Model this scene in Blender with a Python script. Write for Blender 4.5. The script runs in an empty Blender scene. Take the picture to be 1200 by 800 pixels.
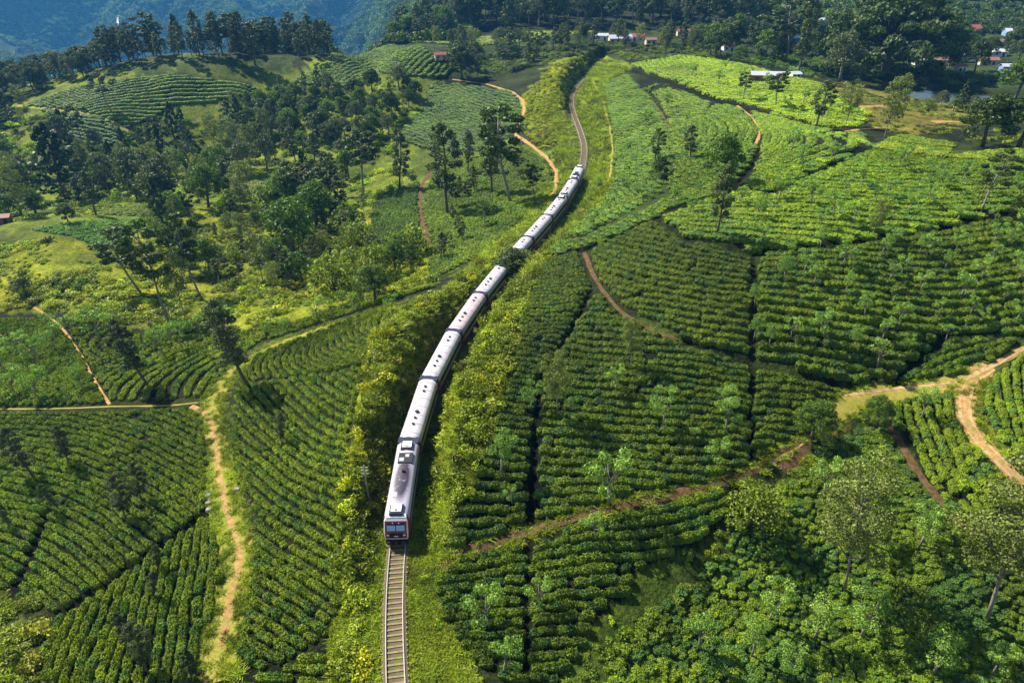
import bpy, math, random
import numpy as np
R = math.radians
rng = np.random.default_rng(7)
random.seed(7)
SC = bpy.context.scene
COL = SC.collection

# ---------------------------------------------------------------- camera, world, sun
CAM_H, PITCH, F = 60.7, R(30.4), 800.0
cam_d = bpy.data.cameras.new('camera'); cam = bpy.data.objects.new('camera', cam_d); COL.objects.link(cam)
cam_d.sensor_width = 36; cam_d.lens = 24; cam_d.clip_end = 20000; cam_d.clip_start = 1
cam.location = (0, 0, CAM_H); cam.rotation_euler = (R(90) - PITCH, 0, 0)
SC.camera = cam
SUN_ELEV = R(47); SUN_DIR = (0.80, -0.60)          # horizontal direction the light travels
w = bpy.data.worlds.new('World'); SC.world = w; w.use_nodes = True
nt = w.node_tree; nt.nodes.clear()
sky = nt.nodes.new('ShaderNodeTexSky'); sky.sky_type = 'NISHITA'; sky.sun_disc = False
sky.sun_elevation = SUN_ELEV; sky.sun_rotation = math.atan2(-SUN_DIR[0], -SUN_DIR[1])
bg = nt.nodes.new('ShaderNodeBackground'); bg.inputs[1].default_value = 0.07
wo = nt.nodes.new('ShaderNodeOutputWorld')
nt.links.new(sky.outputs[0], bg.inputs[0]); nt.links.new(bg.outputs[0], wo.inputs[0])
sd = bpy.data.lights.new('sun', 'SUN'); sd.energy = 5.0; sd.angle = R(0.5); sd.color = (1.0, 0.94, 0.80)
so = bpy.data.objects.new('sun', sd); COL.objects.link(so); so.location = (0, 0, 300)
hd = np.array(SUN_DIR) / np.hypot(*SUN_DIR)
import mathutils
so.rotation_euler = mathutils.Vector((hd[0] * math.cos(SUN_ELEV), hd[1] * math.cos(SUN_ELEV), -math.sin(SUN_ELEV))).to_track_quat('-Z', 'Y').to_euler()
vs = SC.view_settings; vs.view_transform = 'Standard'; vs.look = 'None'; vs.exposure = 1.15; vs.gamma = 1.0
SC.cycles.max_bounces = 5; SC.cycles.diffuse_bounces = 2; SC.cycles.transparent_max_bounces = 6
SC.cycles.volume_bounces = 0; SC.cycles.use_denoising = True

# ---------------------------------------------------------------- noise
def _hash(ix, iy, s):
    h = (ix.astype(np.int64) * 374761393 + iy.astype(np.int64) * 668265263 + s * 1442695041) & 0x7fffffff
    h = ((h ^ (h >> 13)) * 1274126177) & 0x7fffffff
    return ((h ^ (h >> 16)) & 0xffff) / 65535.0
def vnoise(x, y, s=0):
    x = np.asarray(x, float); y = np.asarray(y, float)
    ix = np.floor(x); iy = np.floor(y); fx = x - ix; fy = y - iy
    fx = fx * fx * (3 - 2 * fx); fy = fy * fy * (3 - 2 * fy)
    a = _hash(ix, iy, s); b = _hash(ix + 1, iy, s); c = _hash(ix, iy + 1, s); d = _hash(ix + 1, iy + 1, s)
    return (a + (b - a) * fx) * (1 - fy) + (c + (d - c) * fx) * fy - 0.5
def fbm(x, y, s=0, o=4):
    t = 0; a = 1.0
    for k in range(o):
        t = t + a * vnoise(x * 2 ** k + 17.3 * k, y * 2 ** k - 9.1 * k, s + k); a *= 0.5
    return t
def sstep(a, b, x):
    t = np.clip((x - a) / (b - a), 0, 1); return t * t * (3 - 2 * t)

# ---------------------------------------------------------------- camera geometry (photo coordinates 1200 x 800)
cp, sp = math.cos(PITCH), math.sin(PITCH)
def ray(u, v):
    u = np.asarray(u, float); v = np.asarray(v, float)
    yy = (400 - v) / F
    return (u - 600) / F, cp + yy * sp, -sp + yy * cp
def at_z(u, v, z):
    dx, dy, dz = ray(u, v); t = (z - CAM_H) / dz
    return dx * t, dy * t
def pxl(x, y, z):
    dep = y * cp - (z - CAM_H) * sp; up = y * sp + (z - CAM_H) * cp
    return 600 + F * x / dep, 400 - F * up / dep, dep

# ---------------------------------------------------------------- railway centre line
NEARPX = [(466, 850), (463, 800), (461, 770), (460, 735), (460.5, 690), (461.5, 645)]
JOINTS = [(465, 597), (476, 515), (499.5, 444), (529, 389), (560.3, 344.5), (589.5, 308.5), (617.7, 278), (640.5, 253), (660, 230), (672.5, 210), (681, 194)]
FARPX = [(686, 174), (682.4, 160), (678, 147.5), (673.6, 137), (670, 125), (669.6, 116), (672, 107), (678, 98), (688, 88), (699, 80), (716, 75), (750, 70)]
def smooth_line(P, step=2.0, sig=3.0):
    P = np.array(P, float)
    s = np.r_[0, np.cumsum(np.hypot(*np.diff(P, axis=0).T))]
    n = max(int(s[-1] / step), 2); q = np.linspace(0, s[-1], n + 1)
    X = np.interp(q, s, P[:, 0]); Y = np.interp(q, s, P[:, 1])
    k = np.exp(-0.5 * (np.arange(-int(3 * sig), int(3 * sig) + 1) / sig) ** 2); k /= k.sum(); m = len(k) // 2
    def sm(A):
        pre = 2 * A[0] - A[1:m + 1][::-1]; post = 2 * A[-1] - A[-m - 1:-1][::-1]
        return np.convolve(np.r_[pre, A, post], k, 'valid')
    if n > m + 1:
        X, Y = sm(X), sm(Y)
    return np.c_[X, Y]
JW = [at_z(u, v, 3.85) for u, v in JOINTS]
TR = smooth_line([at_z(u, v, 0.3) for u, v in NEARPX] + JW + [at_z(u, v, 0.3) for u, v in FARPX], 1.5, 4.5)
TR_S = np.r_[0, np.cumsum(np.hypot(*np.diff(TR, axis=0).T))]
def tr_at(s):
    x = np.interp(s, TR_S, TR[:, 0]); y = np.interp(s, TR_S, TR[:, 1])
    x2 = np.interp(s + 0.5, TR_S, TR[:, 0]); y2 = np.interp(s + 0.5, TR_S, TR[:, 1])
    x1 = np.interp(s - 0.5, TR_S, TR[:, 0]); y1 = np.interp(s - 0.5, TR_S, TR[:, 1])
    return x, y, np.arctan2(y2 - y1, x2 - x1)
def line_dist(x, y, L):
    """distance to a polyline (points arrays), coarse-to-fine enough for our use"""
    x = np.asarray(x, float).ravel(); y = np.asarray(y, float).ravel()
    best = np.full(x.shape, 1e9)
    A = L[:-1]; B = L[1:]
    for i in range(len(A)):
        ax, ay = A[i]; bx, by = B[i]; dx, dy = bx - ax, by - ay
        l2 = dx * dx + dy * dy + 1e-9
        t = np.clip(((x - ax) * dx + (y - ay) * dy) / l2, 0, 1)
        best = np.minimum(best, (x - ax - t * dx) ** 2 + (y - ay - t * dy) ** 2)
    return np.sqrt(best)
TRC = TR[::4]

# ---------------------------------------------------------------- terrain height
CP = [(0,800,-3),(150,800,-2),(300,800,-1),(400,780,0.5),(0,650,-6),(150,650,-4),(260,650,-2),(350,600,-0.5),(412,650,1.8),(415,740,0.8),
(0,500,-8),(120,480,-6),(250,470,-4),(350,470,-0.5),(400,500,2.5),(422,560,5),(432,480,6.2),(442,410,6.2),(0,400,-11),(120,390,-9),(250,400,-6),(380,385,-2),(450,362,2.5),(510,345,2.5),
(545,320,1),(575,285,-1),(600,250,-3),(640,205,-3),(500,320,-5),(400,320,-9),(300,340,-11),(200,330,-13),(80,320,-9),(0,320,-10),(60,275,-8),(60,258,-9),(190,262,-14),
(250,280,-17),(400,260,-15),(500,240,-11),(550,200,-9),(590,170,-7),(610,135,-4),(560,108,-2),(520,95,-1),(480,150,-9),(420,180,-16),(300,200,-19),(200,220,-21),(100,220,-22),(0,230,-22),
(300,140,-14),(350,160,-15),(200,160,-17),(0,160,-14),(30,120,-7),(120,122,-4),(200,97,2),(280,98,1),(250,110,-3),(70,108,-3),(0,95,-4),(330,95,0),(410,66,9),(470,56,13),(520,66,9),(440,95,-4),(560,78,2),
(640,150,0),(632,110,5),(655,90,8),(690,66,9),(620,80,4),(560,60,4),(640,42,9),(760,42,8),(500,45,4),
(540,640,1),(600,625,1.5),(560,560,5),(590,450,7),(620,350,7),(650,290,5),(690,240,3),(715,190,3.5),(715,120,6),(705,90,7),(735,82,9),
(520,700,0.5),(560,780,0),(640,700,1),(700,640,2.5),(850,580,3.5),(940,515,5),(980,470,6.5),(1050,452,7),(1130,450,7.5),(1200,405,9),
(700,480,6.5),(800,440,8.5),(880,425,9),(700,340,10),(780,340,12.5),(880,350,13.5),(880,292,16),(770,255,15.5),(1000,280,17),(1200,245,18.5),(1000,370,12.5),(1200,330,14),
(860,225,17),(950,210,19),(1080,215,19),(1200,200,19),(1030,170,17.5),(1150,170,15),(960,152,16),(880,130,15),(800,104,13),(800,160,14),(760,180,11),(740,230,8.5),
(850,80,14),(950,98,15),(1010,133,15),(1000,148,12.5),(1050,125,9),(1120,140,10),(1200,150,12),(900,90,11),(980,100,9),(1110,112,3),(1160,112,3),(1060,112,3),(1050,90,4),(1150,85,5),(950,60,5),(1100,50,5),(1190,50,6),
(850,30,12),(800,55,10),(740,60,9),(1000,20,10),(1150,20,10),
(760,740,-1),(850,640,0.5),(900,780,-4),(1000,780,-5),(1200,780,-4),(1000,690,-2.5),(1150,700,-0.5),(950,600,1.5),(1060,540,4.5),(1130,600,3.5),(1200,570,4.5),(1180,480,7.5),(820,700,-1.5)]
cpw = []
for u, v, z in CP:
    x, y = at_z(u, v, z); cpw.append((float(x), float(y), z))
for th, prof in ((-62, [(25,-4),(50,-8),(100,-14),(200,-24),(350,-22),(600,-30)]), (62, [(25,-3),(50,-1),(100,6),(200,12),(350,8),(600,10)]), (-25, [(22,-3),(700,-60)]), (0, [(22,0)]), (25, [(22,-3),(800,30)]), (0,[(800,25)])):
    for r_, z_ in prof:
        cpw.append((r_ * math.sin(R(th)), r_ * math.cos(R(th)), z_))
cpw = np.array(cpw)
def warp(x, y):
    r = np.hypot(x, y) + 1e-6
    return np.arctan2(x, y) * 2.6, np.log(r) * 1.6
def _k(d2): return 0.5 * d2 * np.log(d2 + 1e-9)
PA, PB = warp(cpw[:, 0], cpw[:, 1])
n = len(cpw)
K = _k((PA[:, None] - PA) ** 2 + (PB[:, None] - PB) ** 2) + np.eye(n) * 0.004
Q = np.c_[np.ones(n), PA, PB]
S = np.zeros((n + 3, n + 3)); S[:n, :n] = K; S[:n, n:] = Q; S[n:, :n] = Q.T
SOL = np.linalg.solve(S, np.r_[cpw[:, 2], 0, 0, 0])
POND = None
def tps(x, y):
    a, b = warp(x, y); out = SOL[n] + SOL[n + 1] * a + SOL[n + 2] * b
    for i in range(n):
        out = out + SOL[i] * _k((a - PA[i]) ** 2 + (b - PB[i]) ** 2)
    return out
def height(x, y):
    shp = np.shape(x); x = np.asarray(x, float).ravel(); y = np.asarray(y, float).ravel()
    r = np.hypot(x, y); th = np.degrees(np.arctan2(x, y))
    z = tps(x, y)
    zl = np.interp(r, [380, 470, 700, 1500, 2150, 2500, 2800, 3600, 7000], [-5, -35, -100, -190, -215, -165, -95, 90, 420])
    zr = np.interp(r, [560, 650, 900, 1500, 3000, 7000], [8, 8, 42, 120, 260, 420])
    sl = sstep(-13, -4.0, th); rough = sstep(1000, 2200, r)
    rid = 1 - 2 * np.abs(fbm(x / 420, y / 620, 40, 5))
    zl = zl + rough * (rid * 150 - 80 + fbm(x / 90, y / 90, 60, 4) * 20)
    zr = zr + sstep(700, 1500, r) * fbm(x / 300, y / 300, 70, 4) * 40
    zf = zl + (zr - zl) * sl
    fl = sstep(-22, -27, th); b0 = 400 + 180 * sl + 35 * fl; b1 = 540 + 200 * sl + 45 * fl
    z = z + (zf - z) * sstep(b0, b1, r)
    amp = np.clip(r / 250, 0.25, 4) * (1 - 0.0 * sl)
    z = z + amp * (fbm(x / 26, y / 26, 3, 3) * 0.9) + fbm(x / 5, y / 5, 9, 3) * 0.22
    d = line_dist(x, y, TRC)
    near = sstep(2.9, 7.2 + fbm(x / 9, y / 9, 12, 2) * 3, d)
    z = z * near + (1 - near) * (-0.25)
    return z.reshape(shp)

# terrain grid in polar log steps
NT, NR = 620, 500
TH = np.linspace(R(-64), R(64), NT); LR = np.linspace(math.log(21), math.log(7000), NR)
rr = np.exp(LR)[:, None]; GX = rr * np.sin(TH)[None, :]; GY = rr * np.cos(TH)[None, :]
GZ = height(GX, GY)
def gh(x, y):
    x = np.asarray(x, float); y = np.asarray(y, float)
    fi = np.clip((np.log(np.hypot(x, y) + 1e-9) - LR[0]) / (LR[1] - LR[0]), 0, NR - 1.001)
    fj = np.clip((np.arctan2(x, y) - TH[0]) / (TH[1] - TH[0]), 0, NT - 1.001)
    i = fi.astype(int); j = fj.astype(int); a = fi - i; b = fj - j
    return (GZ[i, j] * (1 - a) + GZ[i + 1, j] * a) * (1 - b) + (GZ[i, j + 1] * (1 - a) + GZ[i + 1, j + 1] * a) * b
def hit(u, v):
    """first terrain point seen at a pixel of the photograph"""
    u = np.atleast_1d(np.asarray(u, float)); v = np.atleast_1d(np.asarray(v, float))
    dx, dy, dz = ray(u, v); t = np.full(u.shape, 30.0); done = np.zeros(u.shape, bool); T = t.copy()
    for k in range(1400):
        x, y, z = dx * t, dy * t, CAM_H + dz * t
        below = z < gh(x, y); new = below & ~done
        T[new] = t[new]; done |= below
        if done.all(): break
        t = np.where(done, t, t * 1.0035)
    lo = T / 1.0035; hi = T.copy()
    for k in range(14):
        m = (lo + hi) / 2; b = CAM_H + dz * m < gh(dx * m, dy * m)
        hi = np.where(b, m, hi); lo = np.where(b, lo, m)
    return dx * hi, dy * hi, gh(dx * hi, dy * hi)
def wpoly(P, sub=8):
    out = []
    for i in range(len(P)):
        a = P[i]; b = P[(i + 1) % len(P)]
        for k in range(sub): out.append((a[0] + (b[0] - a[0]) * k / sub, a[1] + (b[1] - a[1]) * k / sub))
    u, v = np.array(out).T; x, y, _ = hit(u, v); return np.c_[x, y]
def inside(x, y, P):
    x = np.asarray(x); y = np.asarray(y); c = np.zeros(x.shape, bool)
    j = len(P) - 1
    for i in range(len(P)):
        xi, yi = P[i]; xj, yj = P[j]
        if yi != yj:
            c ^= ((yi > y) != (yj > y)) & (x < (xj - xi) * (y - yi) / (yj - yi) + xi)
        j = i
    return c
def wline(P, sub=10, step=1.0, sig=2.0):
    out = []
    for i in range(len(P) - 1):
        a, b = P[i], P[i + 1]
        for k in range(sub): out.append((a[0] + (b[0] - a[0]) * k / sub, a[1] + (b[1] - a[1]) * k / sub))
    out.append(P[-1]); u, v = np.array(out).T; x, y, _ = hit(u, v); return smooth_line(np.c_[x, y], step, sig)

# ---------------------------------------------------------------- materials
def new_mat(name, rough=0.8, spec=0.3):
    m = bpy.data.materials.new(name); m.use_nodes = True; t = m.node_tree
    b = t.nodes['Principled BSDF']; b.inputs['Roughness'].default_value = rough; b.inputs['Specular IOR Level'].default_value = spec
    return m, t, b
def nd(t, typ, **kw):
    n_ = t.nodes.new(typ)
    for k, v_ in kw.items(): setattr(n_, k, v_)
    return n_
def mixc(t, a, b, fac, mode='MIX'):
    m = nd(t, 'ShaderNodeMix', data_type='RGBA', blend_type=mode)
    for sock, val in ((m.inputs[0], fac), (m.inputs[6], a), (m.inputs[7], b)):
        if hasattr(val, 'is_linked') or hasattr(val, 'links'): t.links.new(val, sock)
        elif isinstance(val, (int, float)): sock.default_value = val
        else: sock.default_value = (*val[:3], 1)
    return m.outputs[2]
def noise(t, scale, detail=3, vec=None, rough=0.6):
    n_ = nd(t, 'ShaderNodeTexNoise'); n_.inputs['Scale'].default_value = scale; n_.inputs['Detail'].default_value = detail; n_.inputs['Roughness'].default_value = rough
    if vec is not None: t.links.new(vec, n_.inputs['Vector'])
    return n_.outputs[0]
def ramp(t, fac, a=0.4, b=0.6):
    m = nd(t, 'ShaderNodeMapRange'); m.inputs[1].default_value = a; m.inputs[2].default_value = b; t.links.new(fac, m.inputs[0]); return m.outputs[0]
def bump(t, b, hgt, strength=0.5, dist=0.1):
    n_ = nd(t, 'ShaderNodeBump'); n_.inputs['Strength'].default_value = strength; n_.inputs['Distance'].default_value = dist
    t.links.new(hgt, n_.inputs['Height']); t.links.new(n_.outputs[0], b.inputs['Normal'])
def wpos(t): return nd(t, 'ShaderNodeNewGeometry').outputs['Position']
def plain(name, col, rough=0.7, var=0.25, scale=3.0, spec=0.3, metal=0.0):
    m, t, b = new_mat(name, rough, spec); b.inputs['Metallic'].default_value = metal
    tc = nd(t, 'ShaderNodeTexCoord').outputs['Object']
    f = noise(t, scale, 4, tc)
    t.links.new(mixc(t, tuple(c * (1 - var) for c in col), tuple(min(1, c * (1 + var)) for c in col), f), b.inputs['Base Color'])
    return m
def leafy(name, ca, cb, instanced=False, speck=9.0, patch=0.06, trans=0.25, bumpy=False, rough=0.55, fres=0.25):
    """foliage: colour varies by plant, by patch of ground and by leaf"""
    m, t, b = new_mat(name, rough, fres)
    P = wpos(t)
    fine = ramp(t, noise(t, speck, 2, P), 0.32, 0.68); big = ramp(t, noise(t, patch, 3, P), 0.35, 0.65)
    oi = nd(t, 'ShaderNodeObjectInfo').outputs['Random']
    mth = nd(t, 'ShaderNodeMath', operation='MULTIPLY_ADD'); t.links.new(big, mth.inputs[0]); mth.inputs[1].default_value = 0.5
    m2 = nd(t, 'ShaderNodeMath', operation='MULTIPLY'); t.links.new(oi, m2.inputs[0]); m2.inputs[1].default_value = 0.5
    t.links.new(m2.outputs[0], mth.inputs[2])
    c = mixc(t, ca, cb, mth.outputs[0])
    c = mixc(t, mixc(t, c, (0.42, 0.47, 0.42), 1.0, 'MULTIPLY'), mixc(t, c, (1.75, 1.65, 1.3), 1.0, 'MULTIPLY'), fine)
    if instanced:
        at = nd(t, 'ShaderNodeAttribute', attribute_type='INSTANCER', attribute_name='tint')
        c = mixc(t, c, at.outputs['Color'], 1.0, 'MULTIPLY')
    t.links.new(c, b.inputs['Base Color'])
    if bumpy: bump(t, b, noise(t, 14, 2, P), 0.9, 0.12)
    out = t.nodes['Material Output']
    if trans:
        tr = nd(t, 'ShaderNodeBsdfTranslucent'); t.links.new(mixc(t, c, (1.1, 1.25, 0.5), 1.0, 'MULTIPLY'), tr.inputs[0])
        ms = nd(t, 'ShaderNodeMixShader'); ms.inputs[0].default_value = trans
        t.links.new(b.outputs[0], ms.inputs[1]); t.links.new(tr.outputs[0], ms.inputs[2]); t.links.new(ms.outputs[0], out.inputs[0])
    return m
M = {}
M['tea'] = leafy('tea_leaf', (0.060, 0.103, 0.006), (0.132, 0.190, 0.008), True, 7.0, 0.05, 0.0, True)
M['shoot'] = leafy('tea_shoot', (0.16, 0.23, 0.010), (0.30, 0.37, 0.02), True, 9.0, 0.05, 0.15)
M['shrub'] = leafy('shrub_leaf', (0.10, 0.14, 0.016), (0.22, 0.26, 0.025), True, 5.0, 0.08, 0.25)
M['grass'] = leafy('grass_blade', (0.15, 0.22, 0.012), (0.27, 0.30, 0.018), True, 4.0, 0.09, 0.3)
M['shade'] = leafy('shade_tree_leaf', (0.11, 0.22, 0.032), (0.25, 0.38, 0.075), False, 3.0, 0.1, 0.3)
M['dark'] = leafy('dark_tree_leaf', (0.035, 0.062, 0.013), (0.075, 0.115, 0.022), False, 1.6, 0.03, 0.2)
M['mid'] = leafy('broad_tree_leaf', (0.060, 0.115, 0.014), (0.125, 0.20, 0.024), False, 1.6, 0.03, 0.25)
M['grey'] = leafy('silky_oak_leaf', (0.055, 0.080, 0.028), (0.120, 0.150, 0.060), False, 2.0, 0.03, 0.2)
M['dry'] = leafy('sparse_tree_leaf', (0.10, 0.130, 0.028), (0.20, 0.245, 0.055), False, 2.0, 0.03, 0.2)
M['yellow'] = leafy('young_tree_leaf', (0.10, 0.16, 0.018), (0.20, 0.25, 0.030), False, 2.0, 0.05, 0.3)
M['bark'] = plain('bark', (0.11, 0.09, 0.065), 0.9, 0.4, 4)
M['bark_pale'] = plain('pale_bark', (0.24, 0.21, 0.17), 0.9, 0.35, 4)

def mesh_np(name, V, Fl, mat=None, smooth=False, cols=None):
    """V (n,3), Fl: (m,3) or (m,4) index array"""
    me = bpy.data.meshes.new(name); V = np.asarray(V, np.float32); Fl = np.asarray(Fl, np.int32)
    k = Fl.shape[1]; me.vertices.add(len(V)); me.vertices.foreach_set('co', V.ravel())
    me.loops.add(Fl.size); me.loops.foreach_set('vertex_index', Fl.ravel())
    me.polygons.add(len(Fl)); me.polygons.foreach_set('loop_start', np.arange(len(Fl), dtype=np.int32) * k)
    me.polygons.foreach_set('loop_total', np.full(len(Fl), k, np.int32))
    if smooth: me.polygons.foreach_set('use_smooth', np.ones(len(Fl), bool))
    me.update(calc_edges=True)
    if cols is not None:
        a = me.color_attributes.new('gcol', 'FLOAT_COLOR', 'POINT'); a.data.foreach_set('color', np.asarray(cols, np.float32).ravel())
    if mat is not None: me.materials.append(mat)
    return me
def link(name, me, parent=None, loc=None, rot=None, **props):
    o = bpy.data.objects.new(name, me); COL.objects.link(o)
    if loc is not None: o.location = loc
    if rot is not None: o.rotation_euler = rot
    if parent is not None: o.parent = parent
    for k, v_ in props.items(): o[k] = v_
    return o
class MB:
    def __init__(s): s.v = []; s.f = []
    def add(s, V, Fs):
        b = len(s.v); s.v += [tuple(p) for p in V]; s.f += [tuple(i + b for i in q) for q in Fs]
    def box(s, x0, x1, y0, y1, z0, z1):
        s.add([(x0,y0,z0),(x1,y0,z0),(x1,y1,z0),(x0,y1,z0),(x0,y0,z1),(x1,y0,z1),(x1,y1,z1),(x0,y1,z1)],
              [(0,3,2,1),(4,5,6,7),(0,1,5,4),(1,2,6,5),(2,3,7,6),(3,0,4,7)])
    def tube(s, P, rad, k=6, cap=True):
        P = [np.array(p, float) for p in P]; b = len(s.v)
        for i, p in enumerate(P):
            d = P[min(i + 1, len(P) - 1)] - P[max(i - 1, 0)]; d /= np.linalg.norm(d) + 1e-9
            a = np.cross(d, (0, 1, 0) if abs(d[1]) < 0.9 else (1, 0, 0)); a /= np.linalg.norm(a); c = np.cross(d, a)
            r_ = rad[i] if hasattr(rad, '__len__') else rad
            for j in range(k):
                q = 2 * math.pi * j / k; s.v.append(tuple(p + r_ * (math.cos(q) * a + math.sin(q) * c)))
        for i in range(len(P) - 1):
            for j in range(k):
                s.f.append((b + i*k + j, b + i*k + (j+1) % k, b + (i+1)*k + (j+1) % k, b + (i+1)*k + j))
        if cap: s.f.append(tuple(b + (len(P)-1)*k + j for j in range(k))); s.f.append(tuple(b + j for j in range(k))[::-1])
    def cyl(s, x, y, z0, z1, r_, k=10): s.tube([(x, y, z0), (x, y, z1)], r_, k)
    def mesh(s, name, mat, smooth=False):
        me = bpy.data.meshes.new(name); me.from_pydata(s.v, [], s.f); me.update()
        if mat: me.materials.append(mat)
        if smooth: me.polygons.foreach_set('use_smooth', [True] * len(me.polygons))
        return me

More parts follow.
